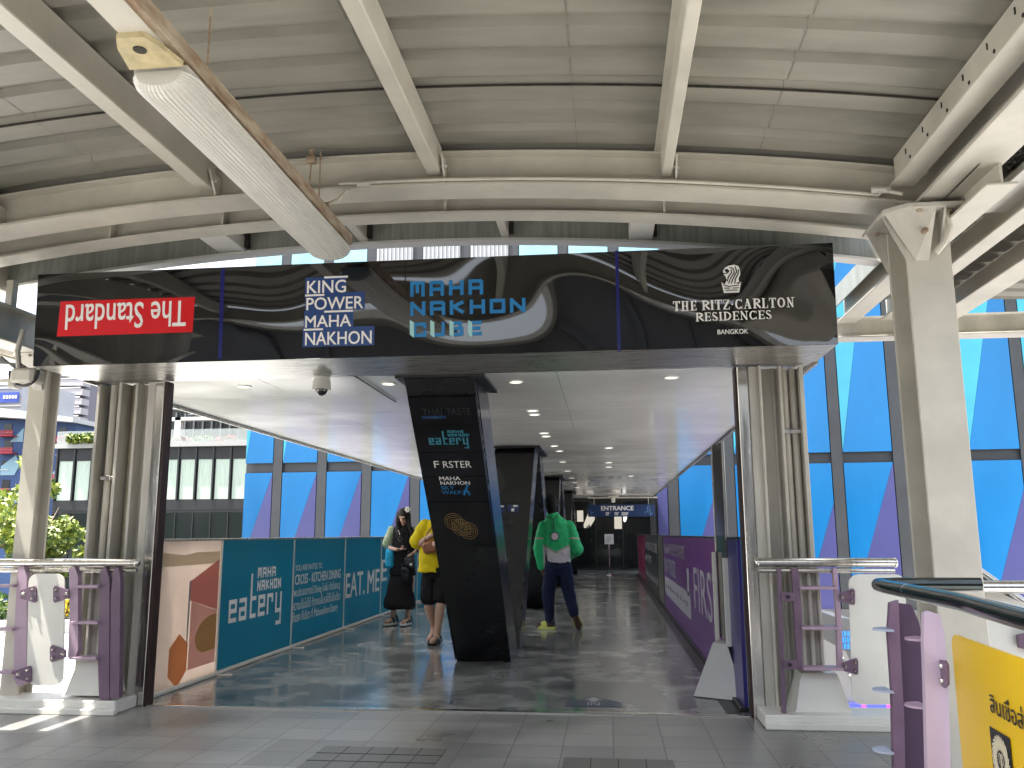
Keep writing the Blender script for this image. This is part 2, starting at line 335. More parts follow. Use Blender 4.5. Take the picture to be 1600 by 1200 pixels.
M_TILED = mat('ribbed_tile', (.105,.104,.10), .42, var=.25, vscale=60)
M_TILEJ = mat('tile_joint', (.035,.034,.032), .6)

YT = 6.30                                   # threshold of the passage
struct(MB().box(-400,400,-400,900,-6.6,-6.0), 'ground', mat('street_asphalt', (.10,.10,.098), .8, var=.2, vscale=.2))
struct(MB().box(-5.4,1.95,-9,YT,-.5,0), 'walkway', M_TILE)
struct(MB().box(-3.62,1.42,YT+.09,29.2,-.5,-.004), 'floor', M_CONC)
struct(MB().box(-60,-5.4,-6,23.6,-6.0,-1.5).box(-5.4,-4.4,6.6,23.6,-6.0,-1.5), 'pavement', mat('white_paving', (.70,.69,.66), .6, var=.05, vscale=1.5))
struct(MB().box(1.96,60,-8,28.0,-6.0,-5.9), 'plaza', mat('plaza_paving', (.52,.51,.49), .6, var=.08, vscale=.8))  # pale sheet added to bounce sunlight up onto the passage ceiling
# darker ribbed tile blocks let into the walkway
mb = MB()
for (x0, x1, y0, y1) in ((-1.72,-.98,4.75,5.25), (-.28,.33,4.35,5.12), (-5.1,-3.9,4.9,5.1), (1.05,1.6,4.3,4.9)):
    mb.box(x0, x1, y0, y1, -.05, .003)
struct(mb, 'pavement_inlay', M_TILED)
mb = MB()
for (x0, x1, y0, y1, n) in ((-1.72,-.98,4.75,5.25,5), (-.28,.33,4.35,5.12,4)):
    for i in range(1, n):
        x = x0+(x1-x0)*i/n; mb.box(x-.003, x+.003, y0, y1, -.02, .0045)
    for j in (1, 2): y = y0+(y1-y0)*j/3; mb.box(x0, x1, y-.003, y+.003, -.02, .0052)
struct(mb, 'pavement_inlay', M_TILEJ)
# steel threshold strip
solo(MB().bbox(-3.50,.98,YT,YT+.045,-.02,.012,.003).bbox(-3.50,.98,YT+.05,YT+.088,-.02,.006,.003), 'door_threshold', M_STEEL,
     'long stainless steel threshold strip across the passage floor', 'threshold', (-1.3,YT,0))

# ================================================================== CURVED CANOPY
def zb(x): return 3.385-.0245*(x+1.5)**2
def arc_bar(mb, x0, x1, y0, y1, d0, d1, n=30, mi=0):
    R = []
    for i in range(n+1):
        x = x0+(x1-x0)*i/n; z = zb(x); R.append([(x,y0,z+d0),(x,y1,z+d0),(x,y1,z+d1),(x,y0,z+d1)])
    return mb.ring(R, mi)
cano = thing('walkway_canopy', 'cream steel canopy with curved corrugated roof over the walkway', 'canopy', (-1.4,4,0))
prof = []; y = 2.30; k = 0
while y < 5.93:
    lap = .004*(k % 2 == 0) if False else 0
    prof += [(y,0),(y+.165,0),(y+.182,.044),(y+.253,.044),(y+.27,0)]; y += .27; k += 1
def sheet_rows(x, dz=0): return [(x, yy, zb(x)+.272+d+dz+(.006 if yy > 4.18 else 0)) for yy, d in prof]
mb = MB(); nx = 34; xs = [-4.62+6.42*i/nx for i in range(nx+1)]; base = len(prof)
vs = []; fs = []
for x in xs: vs += sheet_rows(x)
for i in range(nx):
    for j in range(base-1): fs.append((i*base+j, i*base+j+1, (i+1)*base+j+1, (i+1)*base+j))
mb.add(vs, fs); part(mb, 'roof_sheet', M_SHEET, cano)
# lap seams of the sheets: pressed ridges that follow the corrugation, and the long dark lap joint
mb = MB()
for xx in (at(895,150,Z=3.6).x, at(1215,150,Z=3.55).x, at(75,200,Z=3.6).x, at(560,30,Z=3.6).x-.08):
    vs = sheet_rows(xx-.0025,-.003)+sheet_rows(xx+.0025,-.003); fs = [(j,j+1,base+j+1,base+j) for j in range(base-1)]; mb.add(vs, fs)
part(mb, 'lap_seam', M_SEAM, cano)
mb = MB(); arc_bar(mb, -4.6, 1.79, 4.176, 4.186, .262, .272); part(mb, 'lap_joint', M_DARKGAP, cano)
# main arched beams
PX = [-4.02, -2.53, -1.03, .40]
def arch_beam(y0, y1, wy, top, stiff, lip):
    mb = MB(); arc_bar(mb, -4.62, 1.92, y0, y1, 0, .016); arc_bar(mb, -4.62, 1.92, wy, wy+.014, .016, top); arc_bar(mb, -4.62, 1.92, wy-lip, wy+.05, top, top+.014)
    for x in stiff: mb.box(x-.008, x+.008, y0+.012, wy, zb(x)+.012, zb(x)+top)
    return mb
part(arch_beam(4.87, 5.10, 4.975, .225, [], .07), 'arch_beam', M_CREAM, cano)
part(arch_beam(5.34, 5.50, 5.43, .235, [at(p,330,Y=5.4).x for p in (180,353,697,1037)], .05), 'arch_beam', M_CREAM, cano)
mb = MB(); arc_bar(mb, -4.62, 1.92, 2.30, 2.44, 0, .016); arc_bar(mb, -4.62, 1.92, 2.37, 2.384, .016, .225); part(mb, 'arch_beam', M_CREAM, cano)
# edge fascia with its bright drip trim
mb = MB(); arc_bar(mb, -4.62, 1.92, 5.90, 5.925, .02, .29); part(mb, 'edge_fascia', mat('grey_green_fascia', (.26,.27,.245), .4, var=.25, vscale=6, stretch=(6,1,.3)), cano)
mb = MB(); arc_bar(mb, -4.62, 1.92, 5.885, 6.0, .0, .02); part(mb, 'drip_trim', M_WHITE, cano)
# purlins running into the picture, each with its fixing cleat
for i, x in enumerate(PX):
    z = zb(x)+.272; wdt = (.10, .11, .09, .062)[i]
    mb = MB(); mb.bbox(x-wdt/2, x+wdt/2, 2.36, 4.93, z-.185, z-.004, .006)
    mb.box(x-wdt/2-.035, x-wdt/2, 2.36, 4.93, z-.03, z-.006)
    p = part(mb, 'purlin', M_CREAM, cano)
    c = MB(); xc = x+wdt/2+.018; c.prism([(xc,4.80,z-.10),(xc,4.965,z-.10),(xc,4.965,z-.235),(xc,4.90,z-.235)], (.012,0,0)); c.disc((xc-.012,4.87,z-.15), .012, .04, 8, 0)
    part(c, 'cleat', M_CREAM2, p)
for px, py, wd in ((345,398,.22), (557,368,.07), (785,362,.06), (1003,372,.17)):
    x = at(px, py, Y=5.7).x; z = zb(x)+.02
    mb = MB(); mb.bbox(x-wd/2, x+wd/2, 5.505, 5.895, z, z+.11, .006); q = part(mb, 'purlin_stub', M_CREAM if wd < .1 else M_WHITE2, cano)
    mb = MB(); mb.box(x+wd/2+.002, x+wd/2+.03, 5.84, 5.885, z+.02, z+.14); part(mb, 'end_cleat', M_DARKGAP, q)
# right eave: C purlin with holes, big I beam, outer gutter
mb = MB(); mb.bbox(1.70, 1.715, 2.36, 4.86, 3.23, 3.398, .004); mb.bbox(1.66, 1.80, 2.36, 4.86, 3.215, 3.23, .004); cp = part(mb, 'edge_purlin', M_CREAM, cano)
mb = MB(); yy = 3.3
while yy < 4.8: mb.disc((1.697,yy,3.29), .010, .003, 8, 0); mb.box(1.695,1.699,yy+.05,yy+.058,3.33,3.36); yy += .26
part(mb, 'bolt_hole', M_DARKGAP, cp)
mb = MB(); mb.bbox(1.79,2.05,2.36,5.16,3.10,3.122,.004); mb.box(1.91,1.925,2.36,5.16,3.122,3.40); mb.box(1.80,2.04,2.36,5.16,3.40,3.42); part(mb, 'eave_beam', M_CREAM, cano)
part(MB().box(1.716,1.909,5.125,5.14,3.124,3.46), 'end_plate', M_CREAM2, cano)
mb = MB(); mb.bbox(2.17,2.42,2.36,5.0,3.09,3.11,.004); mb.box(2.40,2.42,2.36,5.0,3.11,3.42); mb.box(2.17,2.182,2.36,5.0,3.11,3.13); part(mb, 'gutter', M_WHITE2, cano)
mb = MB(); mb.box(1.93,2.42,2.36,5.0,3.43,3.45)  # dark plate added above the gap to keep sky out of it
for i in range(70):
    y0 = random.uniform(3.2,4.9); x0 = random.uniform(2.06,2.16); mb.tube([(x0,y0,3.13+random.random()*.05),(x0+random.uniform(-.05,.05),y0+random.uniform(-.08,.08),3.11+random.random()*.05),(x0+random.uniform(-.06,.06),y0+random.uniform(-.1,.1),3.12+random.random()*.06)], .004, 4)
mb.box(2.05,2.17,2.36,5.0,3.17,3.19); part(mb, 'debris_and_sky_cover', M_DARKGAP, cano)
# left eave beam on the far post, with the open strip above it
mb = MB(); mb.bbox(-4.58,-4.36,2.36,6.6,2.665,2.683,.004); mb.box(-4.475,-4.46,2.36,6.6,2.683,2.93); mb.bbox(-4.56,-4.38,2.36,6.6,2.93,2.948,.004); part(mb, 'eave_beam', M_CREAM2, cano)
part(MB().bbox(-4.80,-4.64,2.36,6.6,2.63,2.65,.004), 'eave_lip', M_CREAM, cano)
for yy in (5.0, 5.75): part(MB().bbox(-4.50,-4.44,yy,yy+.06,2.95,3.17,.004), 'eave_strut', M_CREAM, cano)
part(MB().bbox(-4.66,-4.60,2.36,5.9,3.12,3.43,.006), 'edge_purlin', M_CREAM, cano)
part(MB().box(-5.08,-4.63,2.3,5.1,3.03,3.04), 'sun_stop_plate', M_SHEET, cano)  # plate added to block sun, leaving one sunlit patch on the floor

# lower side canopies
def side_canopy(label, x0, x1, y0, y1, zs, beams, eave):
    t = thing('side_canopy', label, 'canopy', ((x0+x1)/2,(y0+y1)/2,0))
    pr = []; y = y0
    while y < y1-.2: pr += [(y,0),(y+.13,0),(y+.145,.03),(y+.205,.03),(y+.22,0)]; y += .22
    vs = [(x0,a,zs+b) for a,b in pr]+[(x1,a,zs-.25+b) for a,b in pr]; n = len(pr)
    part(MB().add(vs, [(j,j+1,n+j+1,n+j) for j in range(n-1)]), 'roof_sheet', M_SHEET, t)
    for (xa, wd, zz) in beams:
        mb = MB(); mb.bbox(xa-wd/2, xa+wd/2, y0, y1-.06, zz, zz+.016, .004); mb.box(xa-.007, xa+.007, y0, y1-.06, zz+.016, zs-.24*(xa-x0)/(x1-x0)-.01); part(mb, 'roof_beam', M_CREAM, t)
    if eave > 2.8: part(MB().box(x0-.012,x0-.002,y0,y1,zs-.10,zs+.06), 'edge_flashing', MATS['grey_green_fascia'], t)  # darker paint stands in for shade on this sunlit strip
    if eave:
        ez = eave; mb = MB(); mb.bbox(min(x0,x1), max(x0,x1), y1-.05, y1+.13, ez, ez+.018, .004); mb.box(min(x0,x1), max(x0,x1), y1+.03, y1+.045, ez+.018, ez+.17); mb.box(min(x0,x1), max(x0,x1), y1-.03, y1+.11, ez+.17, ez+.185); part(mb, 'eave_beam', M_CREAM2, t)
    return t
side_canopy('lower cream side canopy with ribbed sheets right of the steel post', 1.93, 7.5, 4.3, 7.25, 3.20, ((2.02,.16,2.98),(2.36,.12,3.0),(2.78,.2,2.97),(4.2,.2,2.95)), 2.86)
side_canopy('lower cream side canopy left of the black fascia sign', -5.08, -9.5, 0.6, 6.7, 3.02, ((-6.0,.2,2.80),), 2.72)  # sheet's reach and gap set to shade the railing, leaving a sun patch

# ================================================================== POSTS
def h_post(label, x0, x1, y0, y1, ztop, cap=True, gus=1):
    t = thing('steel_post', label, 'post', ((x0+x1)/2,(y0+y1)/2,0))
    xm = (x0+x1)/2; mb = MB(); mb.bbox(x0,x1,y0,y0+.022,0.02,ztop,.004); mb.bbox(x0,x1,y1-.022,y1,0.02,ztop,.004); mb.box(xm-.009,xm+.009,y0+.022,y1-.022,0.02,ztop); part(mb, 'shaft', M_CREAM, t)
    part(MB().bbox(x0-.06,x1+.06,y0-.05,y1+.05,0,.022,.004), 'base_plate', M_CREAM2, t)
    if cap:
        mb = MB(); mb.prism([(x0-.12,y0-.05,ztop),(x0-.02,y0-.14,ztop),(x1+.05,y0-.14,ztop),(x1+.05,y1+.05,ztop),(x0-.12,y1+.05,ztop)], (0,0,.024)); cpp = part(mb, 'cap_plate', M_CREAM2, t)
        mb = MB(); b = MB()
        for yy in (y0+.004, y1-.016): mb.prism([(x0-.11,yy,ztop),(x0,yy,ztop),(x0,yy,ztop-.26)], (0,.012,0))
        mb.prism([(x1-.06,y0-.12,ztop),(x1-.06,y0,ztop),(x1-.06,y0,ztop-.2)], (.012,0,0))
        mb.prism([(x0-.105,y0-.03,ztop),(x0+.14,y0-.125,ztop),(x0+.12,y0-.006,ztop-.27),(x0+.05,y0-.006,ztop-.27)], (0,.008,0))
        part(mb, 'gusset', M_CREAM2, t)
        for (a, c) in ((x0-.06,y0-.02),(x0+.06,y0-.1),(x1-.02,y0-.08),(x0-.06,y1-.03)): b.disc((a,c,ztop+.024), .014, .018, 6).disc((a,c,ztop-.016), .014, .016, 6)
        b.disc((x0+.085,y0-.09,ztop-.12), .016, .04, 12, 1); part(b, 'bolt', M_RUST, t)
    return t
PR = h_post('tall cream H-section post with gusseted top right of the black sign', 1.72, 1.965, 4.85, 5.16, 3.04)
mb = MB(); mb.bbox(1.73,1.95,4.9,5.12,3.064,3.10,.004); part(mb, 'packer', M_CREAM2, PR)
PL = h_post('cream H-section post behind the left railing', -4.53, -4.385, 6.15, 6.33, 2.655)

# cable conduit along the arched beam, down to the right post
mb = MB(); pts = [at(505,322,Y=4.86), at(528,312,Y=4.86), at(543,296,Y=4.86), at(560,287,Y=4.86)]
pts = [Vector(p) for p in pts]
for i in range(15):
    x = -1.62+i*(3.22/14); pts.append(Vector((x, 4.855, zb(x)+.028)))
pts += [at(1380,297,Y=4.8), at(1410,303,Y=4.75)]
mb.tube(pts, .011, 8); cnd = thing('cable_conduit', 'thin cream cable conduit running along the arched beam above the sign', 'conduit', (0,4.86,3.3)); part(mb, 'pipe', M_CREAM, cnd, smooth=True)
j1 = at(1376,296,Y=4.8); mb = MB(); mb.tube([j1+Vector((-.05,0,0)), j1+Vector((.05,0,-.006))], .019, 8)
j0 = at(566,287,Y=4.855); mb.tube([j0+Vector((-.03,0,0)), j0+Vector((.05,0,0))], .016, 8); part(mb, 'coupling', M_CREAM2, cnd)
mb = MB(); mb.tube([at(1455,318,Y=4.78), at(1478,330,Y=4.78), at(1484,355,Y=4.78), at(1476,378,Y=4.8), at(1462,395,Y=4.83)], .02, 8)
solo(mb, 'bent_pipe', M_CREAM, 'short bent cream pipe looping beside the top of the right post', 'pipe', (1.9,4.78,3.0), smooth=True)

# ================================================================== CORNER COLUMNS OF THE PASSAGE
cl = thing('corner_column', 'cream steel corner column with pipes left of the passage opening', 'column', (-3.78,6.45,0))
def pxX(px, y=6.35, py=760): return at(px, py, Y=y).x
mb = MB(); mb.bbox(-4.07,-4.045,6.34,6.62,0,2.46,.003).bbox(-3.86,-3.835,6.30,6.62,0,2.46,.003).box(-4.045,-3.86,6.50,6.512,0,2.46)
mb.bbox(-3.74,-3.715,6.33,6.62,0,2.46,.003).bbox(-3.62,-3.555,6.31,6.40,0,2.46,.003).box(-3.715,-3.62,6.44,6.45,0,2.46).box(-3.835,-3.74,6.55,6.56,0,2.46); part(mb, 'shaft', M_CREAM2, cl)
part(MB().tube([(-3.97,6.42,0),(-3.97,6.42,2.46)], .028, 12).tube([(-3.91,6.42,0),(-3.91,6.42,2.46)], .022, 12), 'pipe', M_CREAM, cl, True)
part(MB().tube([(-3.785,6.46,0),(-3.785,6.46,2.46)], .048, 16), 'drain_pipe', mat('aged_drain_pipe', (.50,.46,.33), .5, col2=(.36,.33,.24), vscale=6), cl, True)
c = MB(); c.bbox(-4.01,-3.87,6.375,6.39,1.69,1.72,.003).bbox(-3.95,-3.92,6.36,6.375,1.685,1.725,.003).disc((-3.985,6.365,1.705),.011,.012,8,1).disc((-3.89,6.365,1.705),.011,.012,8,1); part(c, 'pipe_clamp', M_STEEL, cl)
part(MB().bbox(-3.545,-3.475,6.29,6.36,0,2.46,.004), 'door_jamb', M_STEEL, cl)
part(MB().box(-3.474,-3.452,6.30,6.40,0,2.46), 'jamb_seal', mat('dark_seal', (.03,.012,.01), .5), cl)

cr_ = thing('corner_column', 'cream steel corner column with pipes right of the passage opening', 'column', (1.25,6.4,0))
mb = MB(); mb.bbox(1.045,1.115,6.28,6.36,0,2.46,.003).bbox(1.115,1.135,6.28,6.40,0,2.46,.003).box(1.135,1.27,6.40,6.41,0,2.46).bbox(1.265,1.285,6.29,6.42,0,2.46,.003).bbox(1.42,1.45,6.33,6.62,0,2.46,.003).box(1.285,1.42,6.47,6.48,0,2.46).box(1.145,1.26,6.385,6.40,2.40,2.415); part(mb, 'shaft', M_CREAM2, cr_)
part(MB().tube([(1.325,6.41,0),(1.325,6.41,2.46)], .024, 12).tube([(1.385,6.41,0),(1.385,6.41,2.46)], .026, 12).tube([(1.125,6.265,0),(1.125,6.265,2.46)], .011, 8).tube([(1.242,6.385,0),(1.242,6.385,2.46)], .010, 8), 'pipe', M_CREAM, cr_, True)
c = MB(); c.bbox(1.295,1.425,6.37,6.383,1.97,2.0,.003).disc((1.325,6.358,1.985),.012,.012,8,1).disc((1.395,6.358,1.985),.012,.012,8,1); part(c, 'pipe_clamp', M_STEEL, cr_)
part(MB().bbox(.965,1.04,6.27,6.36,0,2.46,.004), 'door_jamb', M_STEEL, cr_)
part(MB().box(.95,.964,6.29,6.40,0,2.46), 'jamb_seal', MATS['dark_seal'], cr_)

# ================================================================== PASSAGE CEILING
XC0, XC1, ZC = -4.06, 1.50, 2.478
pc = thing('passage_ceiling', 'long glossy panelled ceiling of the covered passage', 'ceiling', (-1.3,17,ZC))
part(MB().box(XC0+.02,XC1-.02,6.16,29.3,ZC+.02,ZC+.28), 'ceiling_slab', M_SLATE, pc)
mb = MB(); y = 6.335; xs_ = [XC0, -2.75, -.37, XC1]
while y < 29:
    for i in range(3):
        tl = random.uniform(-.0006,.0006); a, b = xs_[i]+.002, xs_[i+1]-.002; y1 = min(y+.995, 29.25)
        mb.box(a, b, y, y1, ZC, ZC+.016)
        for q in range(8): v = mb.v[-8+q]; v.z += tl*(1 if v.y > y+.4 else -1)*1.5 + (random.uniform(-.0002,.0002))
    y += 1.0
part(mb, 'ceiling_panel', M_CEIL, pc)
part(MB().box(XC0-.02,XC0,6.16,29.25,ZC-.035,ZC+.3).box(XC1,XC1+.02,6.16,29.25,ZC-.035,ZC+.3), 'edge_trim', M_BRUSH, pc)
DLP = [(381,604),(607,600),(806,597),(1049,590),(832,642),(835,648),(850,677),(853,682),(866,697),(874,705),(879,722),(887,736),(893,747),(898,754),(902,762),(951,700),(951,723),(951,730),(986,744)]
src = None
DLN = ['round downlight in the pale left end of the passage ceiling', 'round downlight left of the leaning black pillar', 'round downlight right of the leaning black pillar', 'round downlight near the right end of the passage ceiling']
for i, (px, py) in enumerate(DLP):
    p = at(px, py, Z=ZC-.003); p.z = ZC
    if src is None:
        src = thing('downlight', DLN[0], 'downlight', p, 'downlights in the passage ceiling')
        R = []
        for (rr, zz) in ((.062,-.001),(.060,-.008),(.048,-.008),(.040,.012)): R.append([(p.x+rr*math.cos(2*math.pi*j/24), p.y+rr*math.sin(2*math.pi*j/24), p.z+zz) for j in range(24)])
        part(MB().ring(R, cap=False), 'trim_ring', M_WHITE, src, True)
        part(MB().disc((p.x,p.y,p.z-.002), .046, .001, 24), 'lamp', mat('lamp_glow', (.9,.88,.8), .4, emit=(1,.93,.8), estr=.9), src)
    else:
        q = copy_thing(src, p, DLN[i] if i < 4 else 'small round downlight in the row along the passage ceiling')
# CCTV dome
p = at(503, 588, Z=ZC); p.z = ZC
cc = thing('security_camera', 'white dome security camera hanging from the passage ceiling', 'security camera', p)
part(MB().disc((p.x,p.y,p.z-.035),.060,.034,24,2,0,.066).disc((p.x,p.y,p.z-.105),.074,.07,24,2,0,.070), 'housing', M_WHITE2, cc, True)
R = [[(p.x+math.cos(2*math.pi*j/20)*.048*math.sin(t), p.y+math.sin(2*math.pi*j/20)*.048*math.sin(t), p.z-.105-.05*math.cos(t)) for j in range(20)] for t in (.15,.5,.9,1.25,1.57)]
part(MB().ring(R), 'lens_dome', mat('smoked_dome', (.01,.01,.012), .06, spec=.8), cc, True)
mb = MB(); a = at(555,588,Z=ZC-.012); b = at(618,628,Z=ZC-.012); mb.tube([a,b], .006, 6); solo(mb, 'ceiling_cable', M_BLACK, 'short black cable fixed to the ceiling beside the dome camera', 'cable', a)

# ================================================================== FASCIA SIGN
XS0, XS1, YS, YSB, ZS0, ZS1 = -4.08, 1.505, 5.55, 6.13, 2.455, 3.125
fs_ = thing('fascia_sign', 'long glossy black fascia sign with hotel and mall lettering over the opening', 'sign', ((XS0+XS1)/2,YS,ZS0))
part(MB().bbox(XS0,XS1,YS+.028,YSB,ZS0+.012,ZS1,.004), 'sign_box', M_SIGNFLAT, fs_)
# glossy face as a fine grid so its buckled sheet mirrors unevenly
part(MB().prism([(XS0-.002,YS+.016,ZS0),(XS1+.002,YS+.016,ZS0),(XS1+.002,YS-.022,ZS1+.002),(XS0-.002,YS-.022,ZS1+.002)], (0,.010,0)), 'face_panel', M_SIGN, fs_)
part(MB().box(XS0,XS1,YS+.028,YSB+.02,ZS0,ZS0+.011), 'soffit', M_BRUSH, fs_)
part(MB().box(XC0,XC1,YSB+.02,6.333,ZS0+.012,ZS0+.024), 'soffit', M_BRUSH, fs_)
FP = Plane((0,YS+.016,ZS0), (1,0,0), (0,-.038,.672))
mb = MB(); quad_px(mb, FP, 343,420,349,561,.0015); quad_px(mb, FP, 963,392,968,549,.0015); part(mb, 'panel_joint', M_BLUESTRIP, fs_)
mb = MB(); poly_px(mb, FP, [(89,526),(95,471),(305,464),(301,519)][::1], .002); red = part(mb, 'logo_plate', M_RED, fs_)
mb = MB(); text_px(mb, 'The Standard', FP, 103,472.5,291,513, h=.004, flip=True, bold=.012); 
# shear to the plate's slope is given by perspective already
part(mb, 'lettering', M_WHITEINK, red)
mb = MB()
for (x0,y0,x1,y1) in ((477,433,541,460),(477,457,570,485),(475,485,552,512),(473,511,585,541)): quad_px(mb, FP, x0,y0,x1,y1,.002)
kp = part(mb, 'logo_plate', M_NAVYBOX, fs_)
mb = MB()
for s_, r_ in (('KING',(480,438,541,458)),('POWER',(479,464,568,483.5)),('MAHA',(477,492.5,549,511)),('NAKHON',(477,518,581,538.5))): text_px(mb, s_, FP, *r_, h=.004, bold=.014)
for (x0,y0,x1,y1) in ((507,431.5,544,434.5),(477,460,507,463),(507,485,552,488),(475,513.5,505,516.5)): quad_px(mb, FP, x0,y0,x1,y1,.0045)
part(mb, 'lettering', M_WHITEINK, kp)
mb = MB()
def cell(px0, py0, px1, py1): a0,b0 = FP.st(px0,py1); a1,b1 = FP.st(px1,py0); return a0,b0,a1,b1
a0,b0,a1,b1 = cell(641,435,755,462)
for rowi, (s_, (x0,y0,x1,y1)) in enumerate((('MAHA',(641,436,755,464)),('NAKHON',(641,465.5,821,494)),('CUBE',(645,501,753,527)))):
    a0,b0,a1,b1 = cell(x0,y0,x1,y1); n_ = len(s_); cw = (a1-a0)/n_*.80; gp = (a1-a0-cw*n_)/(n_-1); block_mb(mb, s_, FP, a0, b0, cw, b1-b0, gp, .024, .002)
cb = part(mb, 'lettering', M_BLUEINK, fs_)
mb = MB()
for x in (640.5,672.5,702.5,731.5): poly_px(mb, FP, [(x,500),(x+6.5,504),(x+6.5,528),(x,523)], .0046)
part(mb, 'letter_side', M_BLUEINK2, cb)
# serif lettering drawn with thick and thin strokes
SERIF = {'T': ('v.5','h1','s0'), }
def serif_word(mb, s, pl, a, b, w_, h_, hh=.003):
    wid = {'I': .5, '-': .45, ' ': .45, 'E': .9, 'L': .9, 'S': .8, 'T': 1.0, 'Z': .95, 'N': 1.15, 'O': 1.12, 'D': 1.1, 'H': 1.15, 'R': 1.1, 'C': 1.05, 'A': 1.15}
    tot = sum(wid.get(c,1)+.16 for c in s)-.16; u = w_/tot; k = 0
    th, tn = .19*h_, .075*h_
    def seg(x0,y0,x1,y1,t):
        nonlocal k
        P = Vector((x0,y0)); Q = Vector((x1,y1)); d = (Q-P).normalized(); e = Vector((-d.y,d.x))*t/2; z = hh+.0001*k; k += 1
        mb.add([pl.P(*(P-e),z), pl.P(*(Q-e),z), pl.P(*(Q+e),z), pl.P(*(P+e),z)], [(0,1,2,3)])
    def arc(cx,cy,rx,ry,t0,t1,tk,tnn):
        n = 12
        for i in range(n):
            p = math.radians(t0+(t1-t0)*i/n); q = math.radians(t0+(t1-t0)*(i+1)/n+3); m_ = (p+q)/2; seg(cx+rx*math.cos(p),cy+ry*math.sin(p),cx+rx*math.cos(q),cy+ry*math.sin(q), tnn+(tk-tnn)*abs(math.cos(m_)))
    for c in s:
        W = wid.get(c,1)*u; x0, x1, xm = a, a+W, a+W/2; y0, y1, ym = b, b+h_, b+h_/2; H = h_
        def stem(x):
            seg(x,y0,x,y1,th); seg(x-th*.95,y0+tn/2,x+th*.95,y0+tn/2,tn); seg(x-th*.95,y1-tn/2,x+th*.95,y1-tn/2,tn)
        if c in 'THEIRLDN':
            if c == 'T': stem(xm); seg(x0,y1-tn/2,x1,y1-tn/2,tn*1.2); seg(x0+tn/2,y1,x0+tn/2,y1-.26*H,tn); seg(x1-tn/2,y1,x1-tn/2,y1-.26*H,tn)
            if c == 'I': stem(xm)
            if c == 'H': stem(x0+th); stem(x1-th); seg(x0+th,ym,x1-th,ym,tn)
            if c == 'E': stem(x0+th); seg(x0,y0+tn/2,x1,y0+tn/2,tn); seg(x0,y1-tn/2,x1,y1-tn/2,tn); seg(x0+th,ym,x1-.2*W,ym,tn); seg(x1-tn/2,y0,x1-tn/2,y0+.25*H,tn); seg(x1-tn/2,y1,x1-tn/2,y1-.25*H,tn); seg(x1-.22*W,ym-.12*H,x1-.22*W,ym+.12*H,tn)
            if c == 'L': stem(x0+th); seg(x0,y0+tn/2,x1,y0+tn/2,tn); seg(x1-tn/2,y0,x1-tn/2,y0+.3*H,tn)
            if c == 'R': stem(x0+th); arc(x0+th,y0+.74*H,W*.62,.23*H,-88,88,th,tn); seg(x0+W*.45,y0+.5*H,x1,y0+tn*.6,th*.9)
            if c == 'D': stem(x0+th); arc(x0+th,ym,W-th*1.5,H/2-tn/2,-88,88,th,tn)
            if c == 'N': seg(x0+th*.9,y0,x0+th*.9,y1,tn); seg(x1-th*.9,y0,x1-th*.9,y1,tn); seg(x0+th*.7,y1,x1-th*.8,y0,th); seg(x0,y0+tn/2,x0+th*1.7,y0+tn/2,tn); seg(x1-th*1.7,y1-tn/2,x1,y1-tn/2,tn)
        elif c == 'O': arc(xm,ym,W/2-th/2,H/2-tn/2,0,360,th,tn)
        elif c == 'C': arc(xm,ym,W/2-th/2,H/2-tn/2,45,315,th,tn); seg(x1-tn,y1-.3*H,x1-tn,y1,tn); seg(x1-tn,y0+.0*H,x1-tn,y0+.28*H,tn)
        elif c == 'S':
            arc(xm,y0+.74*H,W*.36,.23*H,20,270,tn*1.7,tn*1.3); arc(xm,y0+.26*H,W*.38,.23*H,90,-160,th,tn); seg(x0+W*.2,y0+.66*H,x1-W*.2,y0+.36*H,th)
        elif c == 'A': seg(x0+th*.6,y0,xm,y1,tn); seg(xm-th*.2,y1,x1-th*.8,y0,th); seg(x0+W*.25,y0+.34*H,x1-W*.28,y0+.34*H,tn); seg(x0,y0+tn/2,x0+th*1.3,y0+tn/2,tn); seg(x1-th*1.8,y0+tn/2,x1,y0+tn/2,tn)
        elif c == 'Z': seg(x0,y1-tn/2,x1,y1-tn/2,tn); seg(x0,y0+tn/2,x1,y0+tn/2,tn); seg(x1-th*.5,y1-tn,x0+th*.5,y0+tn,th); seg(x0+tn/2,y1,x0+tn/2,y1-.25*H,tn); seg(x1-tn/2,y0,x1-tn/2,y0+.27*H,tn)
        elif c == '-': seg(x0+W*.2,ym,x1-W*.2,ym,tn*1.5)
        a += W+.16*u
    return mb
mb = MB()
def srf(s, x0,y0,x1,y1):
    a0,b0 = FP.st(x0,y1); a1,b1 = FP.st(x1,y0); xm=(x0+x1)/2; _, bb = FP.st(xm,(y0+y1)/2+8.3); serif_word(mb, s, FP, a0, b0, a1-a0, .072)
a0, b0 = FP.st(1052,486.5); a1, _ = FP.st(1241,481); serif_word(mb, 'THE RITZ-CARLTON', FP, a0, b0, a1-a0, .066)
a0, b0 = FP.st(1087,502.5); a1, _ = FP.st(1205,499); serif_word(mb, 'RESIDENCES', FP, a0, b0, a1-a0, .058)
text_px(mb, 'BANGKOK', FP, 1121,514.5,1169,522, h=.003, bold=.02)
part(mb, 'lettering', M_WHITEINK, fs_)
